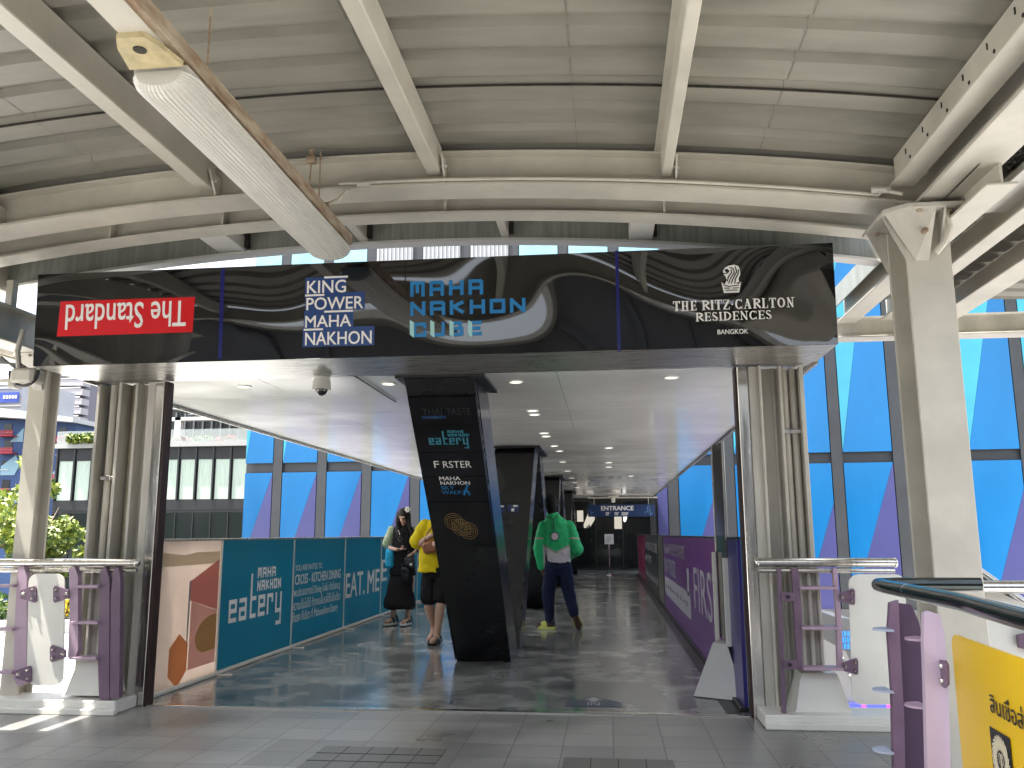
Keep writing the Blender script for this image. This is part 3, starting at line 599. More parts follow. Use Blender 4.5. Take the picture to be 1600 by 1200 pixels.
# crowned lion-head crest
mb = MB()
poly_px(mb, FP, [(1127,441),(1131,444),(1136,442),(1142.5,439),(1149,442),(1154,444),(1158,440),(1155,457),(1131,458)], .002)
def Z8(x, y): return 1000+x/5.714, 390+y/5.714
head = [(740,190),(760,160),(790,145),(840,135),(880,150),(892,185),(894,225),(880,260),(885,290),(830,305),(760,302),(775,270),(760,235),(742,215)]
poly_px(mb, FP, [Z8(*q) for q in head], .0024)
cst = part(mb, 'crest', M_WHITEINK, fs_)
mb = MB()
for k_, pts_ in enumerate(([(752,182),(775,172),(800,190),(790,205),(765,200)], )): poly_px(mb, FP, [Z8(*q) for q in pts_], .0030)
for k_, pts_ in enumerate(([(745,213),(770,213),(785,205)],[(800,160),(830,170),(842,205),(812,250),(790,300)],[(850,155),(862,200),(835,250),(815,300)],[(878,180),(874,220),(852,260),(845,302)],[(812,180),(818,205),(790,240),(778,285)],[(745,315),(790,330),(880,318)],[(752,345),(800,345)],[(828,345),(880,342)],[(765,365),(868,362)])):
    line_px(mb, FP, [Z8(*q) for q in pts_], .007 if k_ < 5 else .006, .0032+.0009*k_*.2)
part(mb, 'crest_lines', M_SIGNFLAT, cst)

# ================================================================== LIGHT FITTING UNDER THE CANOPY
lf = thing('light_fitting', 'long ribbed fluorescent light fitting hung under the canopy', 'light fitting', (-1.78,4.1,3.0))
n_ = 40; prof_ = []
for i in range(n_+1):
    t = math.pi*i/n_; r_ = 1+.04*(i % 2); prof_.append((-1.785-.137*math.cos(t)*r_, 3.125-.085*math.sin(t)**.8*r_))
R = []
for yy, sc in ((3.02,.72),(3.045,.9),(3.09,1.0),(5.20,1.0),(5.245,.9),(5.26,.72)): R.append([(-1.785+(a+1.785)*sc, yy, 3.125+(b-3.125)*sc) for a,b in prof_])
dm = mat('ribbed_diffuser', (.56,.545,.50), .35, var=.05, vscale=4, bump=.02, bscale=30, spec=.6)
part(MB().ring(R), 'diffuser', dm, lf)
part(MB().box(-1.90,-1.67,3.03,5.25,3.126,3.15), 'tray', M_CREAM2, lf)
mb = MB(); mb.prism([(-1.90,3.0,3.15),(-1.67,3.0,3.15),(-1.70,2.86,3.155),(-1.73,2.80,3.16),(-1.84,2.80,3.16),(-1.87,2.86,3.155)], (0,0,-.024)); ec = part(mb, 'end_bracket', mat('yellowed_steel', (.50,.42,.24), .5, var=.2, vscale=12), lf)
part(MB().disc((-1.785,2.875,3.128), .026, .004, 16), 'bolt_hole', M_DARKGAP, ec)
tr = part(MB().bbox(-1.83,-1.665,2.36,5.30,3.165,3.24,.004), 'trunking', M_RUST, lf)
part(MB().box(-1.832,-1.70,2.36,2.9,3.160,3.168), 'trunking_cover', M_CREAM, tr)
mb = MB()
for yy in (3.35, 4.86): mb.tube([(-1.75,yy,3.22),(-1.75,yy,zb(-1.75)+.25)], .005, 6)
mb.bbox(-1.80,-1.68,4.84,4.88,3.24,3.29,.004); part(mb, 'hanger', M_RUST, lf)
mb = MB(); hp = at(486,250,Y=4.84); mb.bbox(hp.x-.03,hp.x+.03,4.82,4.87,hp.z-.02,hp.z+.02,.005).disc((hp.x,4.845,hp.z+.02),.014,.05,8).tube([(hp.x,4.845,hp.z-.02),at(481,312,Y=4.845)],.005,6); part(mb, 'hanger_clamp', M_RUST, lf)

# ================================================================== LEANING V PILLARS
def v_pillar(label, y0, rear=True, signs=False):
    t = thing('v_pillar', label, 'pillar', (-1.27, y0+9.3, 0))
    def limb(name, poly, name2):
        mb = MB(); mb.prism([(-1.55,a+y0,b) for a,b in poly], (.55,0,0)); p = part(mb, name, M_PILLAR, t)
        cy = sum(a for a,b in poly)/4; cz = sum(b for a,b in poly)/4
        ins = [(cy+(a-cy)*.93, cz+(b-cz)*.985) for a,b in poly]
        part(MB().prism([(-1.0,a+y0,b) for a,b in ins], (.006,0,0)).prism([(-1.556,a+y0,b) for a,b in ins], (.006,0,0)), name2, M_PILLAR_S, p); return p
    fl = limb('front_limb', [(8.8,0),(9.45,0),(7.03,2.445),(6.36,2.445)], 'side_cladding')
    part(MB().box(-1.62,-.92,y0+6.34,y0+7.14,2.448,2.470), 'cap_plate', M_BLACK, fl)
    if rear:
        rl = limb('rear_limb', [(9.47,0),(9.97,0),(12.46,2.445),(11.85,2.445)], 'side_cladding')
        part(MB().box(-1.62,-.92,y0+11.78,y0+12.49,2.448,2.470), 'cap_plate', M_BLACK, rl)
    if not signs: return t
    LP = Plane((-1.275,8.8,0), (1,0,0), (0,-2.44,2.445)); g = MB()
    a, b = LP.st(700,838)[1], LP.st(690,613)[1]
    def slab(a0,a1,b0,b1,h0,h1): return g.prism([LP.P(a0,b0,h0),LP.P(a1,b0,h0),LP.P(a1,b1,h0),LP.P(a0,b1,h0)], LP.n*(h1-h0))
    b0 = LP.st(715,850)[1]; b1 = LP.st(690,617)[1]; cuts = [b0]+[LP.st(700,y)[1] for y in (781,741,703,660)]+[b1]
    for i in range(5): slab(-.268,.272,cuts[i]+.003,cuts[i+1]-.003,.002,.03)
    sp = part(g, 'sign_panel', M_SIGNFLAT, fl); H = .032
    mb = MB(); text_px(mb, 'THAI TASTE', LP, 661,634,737,645, h=H, bold=.01); part(mb, 'lettering', mat('faded_ink', (.018,.02,.023), .4), sp)
    mb = MB(); quad_px(mb, LP, 660,646,698,650.5,H); q = part(mb, 'lettering', mat('faded_blue', (.01,.03,.10), .4), sp)
    mb = MB(); text_px(mb, 'HUB', LP, 674,647,684,649.5, h=H+.001); part(mb, 'lettering', M_CYANINK, q)
    mb = MB(); eatery(mb, LP, (672,673,733,691), H); part(mb, 'lettering', M_CYANINK, sp)
    mb = MB(); text_px(mb, 'F', LP, 679,716.5,687,727, h=H, bold=.0); text_px(mb, 'RSTER', LP, 693,716.5,737,727, h=H, bold=.0)
    text_px(mb, 'MAHA', LP, 687,740.5,720,746.5, h=H, bold=.02); text_px(mb, 'NAKHON', LP, 689,748,735,753.5, h=H, bold=.02); part(mb, 'lettering', M_WHITEINK, sp)
    mb = MB(); text_px(mb, 'SKY', LP, 690,755.5,711,761, h=H, bold=.01); text_px(mb, 'WALK', LP, 691,762.5,723,768, h=H, bold=.01)
    line_px(mb, LP, [(730,757),(729,762),(726,769)], .018, H); line_px(mb, LP, [(729,762),(733,765),(734,769)], .018, H+.001); line_px(mb, LP, [(730,759),(725,764)], .013, H+.002); a_, b_ = LP.st(731,755)
    mb.add([LP.P(a_+.014*math.cos(i*.7), b_+.014*math.sin(i*.7), H) for i in range(9)], [tuple(range(9))]); part(mb, 'lettering', M_BLUEINK, sp)
    mb = MB()
    for (cx, cy) in ((710,811),(721.5,820),(733,825)):
        a_, b_ = LP.st(cx, cy); kb = abs(LP.st(cx,cy-8)[1]-LP.st(cx,cy+8)[1])/abs(LP.st(cx+8,cy)[0]-LP.st(cx-8,cy)[0])*.92
        for k in range(4):
            r_ = .018+.0195*k; wd = .0055; m_ = 36
            if k == 0 and cx == 721.5: continue
            vs = []; 
            for i in range(m_): th_ = 2*math.pi*i/m_; vs += [LP.P(a_+r_*math.cos(th_), b_+kb*r_*math.sin(th_), H+cx*2e-6), LP.P(a_+(r_+wd)*math.cos(th_), b_+kb*(r_+wd)*math.sin(th_), H+cx*2e-6)]
            mb.add(vs, [(2*i, 2*i+1, (2*i+3) % (2*m_), (2*i+2) % (2*m_)) for i in range(m_)])
    part(mb, 'emblem', M_GOLD, sp)
    # two small notices on the rear limb
    RP = Plane((-1.275,9.47,0), (1,0,0), (0,2.38,2.445)); g = MB()
    for (x0,x1) in ((779,789),(793,811)): quad_px(g, RP, x0,789,x1,801,.004)
    nt_ = part(g, 'notice', M_NAVY, rl); g = MB(); quad_px(g, RP, 799,795,803.5,799.5,.007); quad_px(g, RP, 782,790.5,787,793,.007); quad_px(g, RP, 802,789.8,809,792.5,.007); part(g, 'notice_print', M_WHITEINK, nt_)
    return t
def eatery(mb, pl, rect, h):
    x0,y0,x1,y1 = rect; a0, b0 = pl.st(x0, y1); a1, _ = pl.st(x1, y1-3); _, bt = pl.st(x0, y0)
    n_ = 6; W = a1-a0; cw = W/n_*.82; gp = (W-cw*n_)/(n_-1); H = (bt-b0)*.58
    block_mb(mb, 'eatery', pl, a0, b0, cw, H, gp, H*.20, h)
    fy = b0+H*1.18; fh = H*.42; sw = fh*.26
    block_mb(mb, 'MAHA', pl, a0+W*.50, fy+fh*1.18, W*.085, fh, W*.022, sw, h); block_mb(mb, 'NAKHON', pl, a0+W*.50, fy, W*.072, fh, W*.020, sw, h)
    return mb
v_pillar('first leaning black V pillar, with mall logos on its front limb', 0, True, True)
v_pillar('dark leaning V pillar standing directly behind the pillar with logos', 6.2)
v_pillar('third dark V pillar, farther along the passage behind the green jacket', 12.4)
v_pillar('farthest leaning dark pillar, beside the entrance doors', 18.6, False)

# ================================================================== BARRIERS WITH PRINTED PANELS
BXL, BXR, BZ = -3.60, .935, 1.205
def strip_rail(mb, x, y0, y1, z): mb.bbox(x-.018,x+.018,y0,y1,z,z+.02,.004)
bl = thing('printed_barrier', 'long printed barrier with teal panels along the left of the passage', 'barrier', (BXL,17,0))
BP = Plane((BXL,0,0), (0,1,0), (0,0,1))
def Yl(px, py=960): return BP.st(px, py)[0]
cuts = [6.62, Yl(341), Yl(456,940), Yl(537,930), Yl(594,930)]
while cuts[-1] < 27.5: cuts.append(cuts[-1]+2.62)
cuts[-1] = 28.0
PINK = mat('pale_pink_vinyl', (.60,.53,.48), .3, thru=.55, var=.08, vscale=2)
for i in range(len(cuts)-1):
    pnl = part(MB().bbox(BXL-.03,BXL,cuts[i]+.006,cuts[i+1]-.006,.03,BZ,.003), 'panel', PINK if i == 0 else M_TEAL, bl, label='pale pink panel with coloured hexagons at the near end' if i == 0 else None)
    if i == 0:
        a = cuts[0]; L = cuts[1]-cuts[0]
        def sh(pts, h, m, nm): g = MB(); g.add([BP.P(a+L*x, y*BZ, h) for x,y in pts], [tuple(range(len(pts)))]); part(g, nm, m, pnl)
        sh([(.03,.83),(.97,.83),(.97,.92),(.55,.92),(.4,.90),(.03,.93)], .0015, mat('cream_vinyl', (.57,.51,.40), .3, thru=.55), 'print')
        sh([(.50,.72),(.97,.86),(.97,.48),(.50,.58)], .002, mat('rose_vinyl', (.50,.20,.18), .3, thru=.55), 'print')
        sh([(.52,.575),(.97,.475),(.97,.10),(.52,.10)], .0015, mat('pink_vinyl', (.56,.34,.31), .3, thru=.55), 'print')
        sh([(.60,.30),(.68,.40),(.80,.44),(.97,.46),(.97,.20),(.75,.19),(.65,.23)], .0022, mat('ochre_vinyl', (.56,.42,.17), .3, thru=.55), 'print')
        sh([(.22,.28),(.36,.365),(.50,.285),(.50,.10),(.36,.005),(.22,.095)], .003, mat('orange_vinyl', (.58,.25,.11), .3, thru=.55), 'print')
        sh([(.47,.72),(.50,.72),(.49,.12),(.47,.36)], .0026, mat('grey_vinyl', (.25,.25,.26), .3), 'print')
    if i == 1:
        mb = MB(); a0, b0 = BP.st(356,974); a1, _ = BP.st(438,965); eatery2(mb, BP, a0, a1) if False else None
        W = a1-a0; H = .215; zb0 = BP.st(358,974)[1]
        nn = 6; cw = W/nn*.80; gp = (W-cw*nn)/(nn-1); block_mb(mb, 'eatery', BP, a0, zb0+.0, cw, H, gp, .042, .002)
        am = BP.st(401,930)[0]; a_e = BP.st(438,930)[0]; W2 = a_e-am
        block_mb(mb, 'MAHA', BP, am, zb0+H*1.2+.13, W2*.155, .105, W2*.04, .026, .002); block_mb(mb, 'NAKHON', BP, am, zb0+H*1.2, W2*.135, .105, W2*.035, .026, .002)
        part(mb, 'lettering', M_WHITEINK, pnl)
    if i == 2:
        mb = MB(); text_px(mb, 'YOU ARE INVITED TO', BP, 461.5,881,503,890, h=.002, bold=.005); text_px(mb, 'CROSS - KITCHEN DINING', BP, 461,893.5,532,908.5, h=.002, bold=.02)
        text_px(mb, 'พบประสบการณ์ Dining ในฝัน กับร้อยเมนู', BP, 459,912,531,930, h=.002, bold=.008); text_px(mb, 'ความเป็นไปได้ ที่ทุกคนลิ้มรสได้ในมื้อเดียว', BP, 458,930,531,950, h=.002, bold=.008); text_px(mb, 'ที่แรก ที่เดียว ที่ Mahanakhon Eatery', BP, 457,948,527,967, h=.002, bold=.008)
        part(mb, 'lettering', M_WHITEINK, pnl)
    if i == 3: mb = MB(); text_px(mb, 'EAT.', BP, 540,894,569.5,932, h=.002, bold=.02); text_px(mb, 'ME', BP, 574,890,592.5,925, h=.002, bold=.02); part(mb, 'lettering', M_WHITEINK, pnl)
    if i == 4: mb = MB(); y0_ = cuts[4]+.03; text_mb(mb, 'ET.', BP, y0_, .52, y0_+1.0, .86, h=.002, bold=.02); part(mb, 'lettering', M_WHITEINK, pnl)
mb = MB(); strip_rail(mb, BXL-.015, 6.62, 28, BZ+.001); part(mb, 'top_rail', M_BRUSH, bl)
mb = MB(); mb.bbox(BXL-.04,BXL+.03,6.62,28,0,.028,.004)
for c in cuts[:-1]: mb.box(BXL-.03,BXL+.012,c-.012,c+.005,.03,BZ-.002); 
for c in cuts[1:-1]: mb.bbox(BXL+.03,BXL+.16,c-.02,c+.02,-.004,.006,.002)
part(mb, 'frame', M_WHITE2, bl)

br_ = thing('printed_barrier', 'printed barrier with purple panels along the right of the passage', 'barrier', (BXR,17,0))
RP_ = Plane((BXR,0,0), (0,-1,0), (0,0,1))
def Yr(px, py=900): return -RP_.st(px, py)[0]
ycuts = [6.5, Yr(1138), Yr(1038,900), Yr(1029,900), Yr(1009,890), 28.0]
M_VIOLET = mat('violet_vinyl', (.13,.05,.27), .28, col2=(.27,.09,.33), vscale=.35, detail=1)
M_DEEP = mat('deep_indigo_vinyl', (.03,.022,.16), .28, var=.1, vscale=1)
pm = [M_DEEP, M_VIOLET, mat('olive_print', (.20,.19,.14), .3, col2=(.05,.06,.05), vscale=2, stretch=(1,6,1)), mat('charcoal_vinyl', (.04,.042,.045), .3), mat('magenta_vinyl', (.30,.025,.09), .3)]
pp = []
for i in range(5): pp.append(part(MB().bbox(BXR,BXR+.03,ycuts[i]+.006,ycuts[i+1]-.006,.03,BZ,.003), 'panel', pm[i], br_))
# fitted properly: height measured at the first letters
mb = MB(); aF = RP_.st(1085,930)[0]; aS = RP_.st(1112,940)[0]; wF = (aS-aF); text_mb(mb, 'FIRST', RP_, aF, RP_.st(1088,953)[1], aF+wF*1.42, RP_.st(1086,886)[1], h=.002, bold=.006)
text_mb(mb, 'MAHANAKHON CUBE COMING HERE', RP_, RP_.st(1038,860)[0], .93, RP_.st(1070,870)[0], 1.10, h=.002, bold=.01)
text_mb(mb, 'ON AT FIRSTER', RP_, RP_.st(1038,880)[0], .62, RP_.st(1056,890)[0], .86, h=.002, bold=.01)
a0, a1 = RP_.st(1073,890)[0], RP_.st(1076,890)[0]; mb.add([RP_.P(a0,.52,.002),RP_.P(a1,.52,.002),RP_.P(a1,.84,.002),RP_.P(a0,.84,.002)], [(0,1,2,3)])
a0, a1 = RP_.st(1039,900)[0], RP_.st(1079,930)[0]; mb.add([RP_.P(a0,.26,.002),RP_.P(a1,.26,.002),RP_.P(a1,.56,.002),RP_.P(a0,.56,.002)], [(0,1,2,3)])
part(mb, 'lettering', mat('pale_print', (.55,.52,.58), .4), pp[1])
mb = MB()
for k in range(9): u_ = a0+(a1-a0)*(.06+.1*k); hgt = random.uniform(.03,.08); mb.add([RP_.P(u_,.41-hgt/2,.004),RP_.P(u_+(a1-a0)*.06,.41-hgt/2,.004),RP_.P(u_+(a1-a0)*.06,.41+hgt/2,.004),RP_.P(u_,.41+hgt/2,.004)], [(0,1,2,3)])
part(mb, 'logo_row', mat('grey_print', (.28,.24,.24), .4), pp[1])
mb = MB(); e0, e1 = -ycuts[4]+.2, -ycuts[3]-.2
text_mb(mb, 'A WORLD OF CUBE', RP_, e0, .88, e1, 1.06, h=.002, bold=.01); text_mb(mb, 'AT CUBE', RP_, e0, .58, e0+(e1-e0)*.55, .76, h=.002, bold=.01); text_mb(mb, 'LEVEL ONE AND UP', RP_, e0, .25, e1, .36, h=.002, bold=.01); part(mb, 'lettering', MATS['pale_print'], pp[3])
mb = MB(); text_mb(mb, 'CUBE', RP_, -27.5, .6, -ycuts[4]-.5, .9, h=.002); part(mb, 'lettering', mat('rose_print', (.48,.14,.2), .4), pp[4])
mb = MB(); strip_rail(mb, BXR+.015, 6.5, 28, BZ+.001); part(mb, 'top_rail', M_BLACK, br_)
mb = MB(); mb.bbox(BXR-.03,BXR+.04,6.5,28,0,.028,.004)
for c in ycuts[1:-1]: mb.box(BXR-.006,BXR+.03,c-.005,c+.005,.03,BZ-.002)
part(mb, 'frame', M_BLACK, br_)
struct(MB().box(.80,BXR-.032,6.45,28,-.02,.0), 'floor_gutter', M_BLACK)

# ================================================================== SIGN STAND BESIDE THE RIGHT BARRIER
st = thing('sign_stand', 'tall edge-on glass sign stand on a grey tapered base by the right barrier', 'sign stand', (.82,7.1,0))
mb = MB(); mb.ring([[(.63,7.06,.004),(.99,6.86,.004),(1.10,7.35,.004),(.78,7.5,.004)],[(.80,7.10,.40),(.90,7.03,.40),(.955,7.30,.40),(.86,7.34,.40)]]); part(mb, 'base', mat('grey_painted_steel', (.44,.44,.43), .38, var=.05, vscale=3), st)
mb = MB(); mb.bbox(.895,.945,7.02,7.045,.38,1.06,.004).bbox(.845,.88,7.30,7.33,.38,1.10,.004); part(mb, 'clamp_post', M_WHITE2, st)
mb = MB(); mb.prism([(.925,7.05,.42),(.945,7.05,.42),(.905,7.32,.42),(.885,7.32,.42)], (0,0,1.56)); bd = part(mb, 'board', mat('mirror_board', (.30,.26,.23), .12, .7, col2=(.10,.085,.075), vscale=1.6), st)
mb = MB(); mb.bbox(.93,.95,7.035,7.05,1.06,1.99,.003).bbox(.878,.892,7.322,7.335,1.10,1.985,.003); part(mb, 'edge_strip', M_STEEL, st)

# floor sticker
FPz = Plane((0,0,.0), (1,0,0), (0,1,0))
sx0, _ = FPz.st(884,1097); sx1, _ = FPz.st(972,1100); sy0 = FPz.st(928,1103.5)[1]; sy1 = FPz.st(925,1089)[1]
mb = MB(); mb.prism([(sx0,sy0,-.003),(sx1,sy0,-.003),(sx1,sy0+(sy1-sy0)*.45,-.003),((sx0+sx1)/2,sy1,-.003),(sx0,sy0+(sy1-sy0)*.45,-.003)], (0,0,.003))
fl_ = thing('floor_sticker', 'dark navy arrow sticker marked IN on the concrete floor', 'sticker', ((sx0+sx1)/2,sy0,0)); part(mb, 'sheet', mat('worn_navy', (.02,.035,.075), .35, var=.3, vscale=12), fl_)
mb = MB(); text_px(mb, 'IN', FPz, 918,1097.5,937,1102.5, h=.002); a_, b_ = FPz.st(927,1096.5); mb.add([FPz.P(a_-.03,b_,.002),FPz.P(a_+.03,b_,.002),FPz.P(a_+.03,b_+.07,.002),FPz.P(a_-.03,b_+.07,.002)],[(0,1,2,3)]); mb.add([FPz.P(a_-.075,b_+.072,.002),FPz.P(a_+.075,b_+.072,.002),FPz.P(a_,b_+.16,.002)],[(0,1,2)])
part(mb, 'lettering', mat('worn_grey_ink', (.42,.44,.46), .4), fl_)

# ================================================================== ENTRANCE
YE = 29.3
en = thing('entrance_doors', 'dark glazed entrance doors at the far end of the passage', 'entrance', (.1,YE,0))
M_DGLASS = mat('dark_glass', (.01,.013,.014), .06, 0, spec=.7, alpha=.45)
part(MB().box(-1.40,-1.15,YE-.05,YE+.2,0,2.46).box(1.42,1.6,YE-.05,YE+.2,0,2.46).box(-1.15,1.42,YE-.05,YE+.2,2.36,2.46).box(-1.15,1.42,YE-.04,YE+.1,0,.12).box(-.45,-.40,YE-.04,YE+.05,.12,2.36).box(.46,.51,YE-.04,YE+.05,.12,2.36).box(-3.6,-1.4,YE-.1,YE+.2,0,2.46), 'frame', M_BLACK, en)
for a, b in ((-1.15,-.45),(-.40,.46),(.51,1.42)): part(MB().box(a,b,YE,YE+.012,.12,2.36), 'glass_pane', M_DGLASS, en)
part(MB().box(-1.3,1.5,YE-.5,YE-.06,-.01,.06), 'step', M_SLATE, en)
# room behind the glass
rm = thing('lobby', 'dim lobby seen through the entrance glass', 'room', (0,33,0))
mdk = mat('lobby_dark', (.03,.03,.032), .5); g = MB(); g.box(-3,3,36,36.1,0,3).box(-3.1,-3,YE+.2,36,0,3).box(3,3.1,YE+.2,36,0,3).box(-3,3,YE+.2,36,3,3.1).box(-3,3,YE+.2,36,-.1,0); part(g, 'wall', mdk, rm)
g = MB()
for z in (.95,1.2,1.45): g.box(-1.5,-.4,33.9,34.2,z,z+.02); 
part(g, 'shelf', mat('teal_shelf', (.03,.08,.09), .4), rm)
g = MB()
for k in range(26): x = random.uniform(-1.5,-.45); z = random.choice((.97,1.22,1.47)); hh = random.uniform(.08,.18); g.bbox(x,x+.06,33.95,34.05,z,z+hh,.01)
part(g, 'shelf_goods', mat('shelf_goods', (.16,.24,.26), .4, var=.5, vscale=9), rm)
g = MB()
for k in range(6):
    x = .0+k*.2
    for z in (.9,1.12): g.prism([(x-.09,32,z),(x,32,z-.11),(x+.09,32,z),(x,32,z+.11)], (0,.03,0)) if (k+int(z*10)) % 2 else g.tube([(x-.09,32,z),(x,32,z-.11),(x+.09,32,z),(x,32,z+.11),(x-.09,32,z)], .012, 5)
part(g, 'diamond_screen', mat('diamond_grey', (.12,.12,.125), .4), rm)
warm = mat('lobby_light', (.8,.75,.6), .5, emit=(1,.93,.78), estr=.55)
part(MB().prism([(-1.05,35,1.5),(-.75,35,1.5),(-.3,35,2.2),(-.75,35,2.2)], (0,.05,0)).box(-1.25,-1.0,35,35.05,1.75,2.2).box(.25,.55,35,35.05,1.45,2.1), 'lit_panel', warm, rm)
pl_ = MB(); pl_.ellip((.62,32.5,1.93), .09, .09, .24); part(pl_, 'pendant_lamp', mat('pendant_glow', (.9,.9,.85), .4, emit=(1,.98,.92), estr=1.2), rm, True)
part(MB().bbox(-.1,.75,34.5,35,.0,1.0,.02).bbox(.2,.6,34.2,34.4,.9,1.45,.02), 'counter', mat('counter_blue', (.03,.06,.10), .4), rm)

es = thing('entrance_sign', 'navy hanging sign reading entrance above the far doors', 'sign', (.4,28.2,1.72))
EP = Plane((0,28.2,0), (1,0,0), (0,0,1)); ex0, ez0 = EP.st(919,807.5); ex1, ez1 = EP.st(1023,788)
p_ = part(MB().bbox(ex0,ex1,28.2,28.26,ez0,ez1,.005), 'board', M_NAVY, es)
mb = MB(); text_px(mb, 'ENTRANCE', EP, 939,790.5,990,797.5, h=.004, bold=.03)
for (x0,x1) in ((946,952.5),(960,967),(971,982)):
    for k in range(3): quad_px(mb, EP, x0+(k % 2)*.8,800.6+k*1.7,x1-(k*.7),801.6+k*1.7,.004)
part(mb, 'lettering', M_WHITEINK, p_)
mb = MB()
for k in range(12): x = random.uniform(1004,1021); y = random.uniform(790,805); poly_px(mb, EP, [(x,y+1.8),(x+.9,y),(x,y-1.8),(x-.9,y)], .004+.0003*k)
for k in range(5): x = random.uniform(920,930); y = random.uniform(792,806); poly_px(mb, EP, [(x,y+1.6),(x+.8,y),(x,y-1.6),(x-.8,y)], .004+.0003*k)
part(mb, 'leaf_print', mat('leaf_blue', (.10,.20,.38), .4), p_)
part(MB().tube([(ex0,28.23,2.42),(ex1+.1,28.23,2.42)], .022, 8).tube([(ex0+.2,28.23,ez1),(ex0+.2,28.23,2.42)], .012, 6).tube([(ex1-.2,28.23,ez1),(ex1-.2,28.23,2.42)], .012, 6), 'hanger', M_CREAM, es)
g = MB(); q = at(958,773,Y=27.6); g.bbox(q.x-.17,q.x+.17,27.55,27.75,2.40,2.46,.01); sc_ = thing('security_camera', 'small cream security camera on a bracket above the entrance sign', 'security camera', (q.x,27.65,2.4)); part(g, 'bracket', M_CREAM, sc_)
part(MB().bbox(q.x-.06,q.x+.06,27.4,27.7,2.24,2.395,.02), 'housing', M_WHITE2, sc_)
# queue notice on a pole
q = at(953,899,Z=0); ns_ = thing('notice_stand', 'slim steel notice stand with a small white board before the doors', 'notice stand', (q.x,q.y,0))
part(MB().disc((q.x,q.y,0),.13,.025,24,2,0,.12), 'base', M_STEEL, ns_, True); part(MB().tube([(q.x,q.y,.02),(q.x,q.y,.98)], .026, 10), 'pole', M_STEEL, ns_, True)
g = MB(); g.bbox(q.x-.14,q.x+.14,q.y-.04,q.y-.015,.94,1.25,.006); bo = part(g, 'board', M_WHITE, ns_); g = MB(); NP = Plane((q.x,q.y-.0405,.94), (1,0,0), (0,0,1))
for k, (a, b) in enumerate(((-.06,.06),(-.09,.09),(-.1,.08),(-.1,.02))): g.add([NP.P(a,.22-.05*k,.002),NP.P(b,.22-.05*k,.002),NP.P(b,.235-.05*k,.002),NP.P(a,.235-.05*k,.002)], [(0,1,2,3)])
part(g, 'print', mat('blue_grey_print', (.25,.28,.40), .5), bo)

# ================================================================== RAILINGS
YR = 6.05
def pq(px, py): p = at(px, py, Y=YR); return p.x, p.z
def flat(mb, pts, y0=-.025, dep=.05): return mb.prism([(pq(*p)[0], YR+y0, pq(*p)[1]) for p in pts], (0,dep,0))
def rounded(x0,y0,x1,y1,r,skew=0):
    out = []
    for cx, cy, a in ((x0+r,y0+r,180),(x1-r,y0+r,270),(x1-r,y1-r,0),(x0+r,y1-r,90)):
        for k in range(6): t = math.radians(a+k*18); yy = cy+r*math.sin(t); out.append((cx+r*math.cos(t)+skew*(yy-y0)/(y1-y0), yy))
    return out
def bracket(mb, bolts, px, py, dirn, w_=24, h_=13):
    flat(mb, [(px,py-h_*.45),(px+dirn*w_*.5,py-h_*.8),(px+dirn*w_*.9,py-h_),(px+dirn*w_,py-h_*.7),(px+dirn*w_,py+h_*.8),(px+dirn*w_*.9,py+h_),(px+dirn*w_*.5,py+h_*.75),(px,py+h_*.5)], -.045, .014)
    for (a, b) in ((.18,0),(.78,-.5),(.78,.5)): x, z = pq(px+dirn*w_*a, py+h_*b); bolts.disc((x,YR-.046,z), .016 if a < .5 else .012, -.016, 10, 1, 0, .006)
def railing(label, x0, x1, post_polys, plates, brs, rungs, ped, curb, post_dark, loc, fin):
    t = thing('railing', label, 'railing', loc)
    mb = MB(); mb.tube([(x0,YR,1.055),(x1,YR,1.055)], .031, 16); 
    for f_ in fin: mb.ellip((f_,YR,1.055), .02, .034, .034)
    part(mb, 'handrail', M_STEEL, t, True)
    part(MB().tube([(x0,YR+.02,1.0),(x1,YR+.02,1.0)], .016, 10), 'lower_rail', M_STEEL, t, True)
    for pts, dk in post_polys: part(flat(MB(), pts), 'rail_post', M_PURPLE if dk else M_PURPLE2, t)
    for r_ in plates: part(flat(MB(), r_, -.03, .012), 'infill_plate', M_WHITE2, t)
    for (px, py, d) in brs:
        mb = MB(); bb = MB(); bracket(mb, bb, px, py, d); b_ = part(mb, 'plate_bracket', M_PURPLE, t); part(bb, 'bolt', M_STEEL, b_)
    for (xa, xb, py) in rungs:
        (ax, az), (bx, bz) = pq(xa, py), pq(xb, py); part(MB().bbox(ax,bx,YR-.06,YR+.05,az-.010,az+.010,.003), 'rung', M_PURPLE2, t)
    return t
rl_ = railing('steel and mauve railing left of the passage opening, with a rounded white plate', -6.2, -3.47,
    [([(31,888),(40,884),(45,900),(45,1040),(40,1068),(32,1072),(25,1060),(26,980)],0), ([(111,889),(119,884),(125,900),(125,1015),(119,1029),(109,1027),(112,960)],0), ([(160,892),(168,886),(174,905),(174,1092),(158,1092),(156,1030)],1), ([(180,888),(188,886),(191,905),(189,1090),(175,1090),(176,930)],1)],
    [rounded(49,896,105,1070,14,-3)], [(38,928,1),(113,928,-1),(108,1020,-1),(31,1052,1)], [(0,29,915),(0,28,982),(0,27,1049),(120,160,916),(118,160,972),(115,158,1027)], None, None, None, (-4.4,YR,0), (-3.46,))
rr_ = railing('steel and mauve railing right of the passage opening, beside the steel post', 1.01, 1.90,
    [([(1214,888),(1219,888),(1228,1121),(1222,1121)],1), ([(1236,888),(1246,888),(1252,960),(1253,1045),(1245,1046),(1240,960)],1), ([(1300,888),(1306,888),(1313,960),(1316,1046),(1308,1047),(1306,960)],0)],
    [rounded(1324,897,1412,1100,15,6)], [(1309,932,1),(1314,1040,1)], [(1247,1306,918),(1250,1310,980),(1252,1314,1043)], None, None, None, (1.45,YR,0), (1.0,1.90))
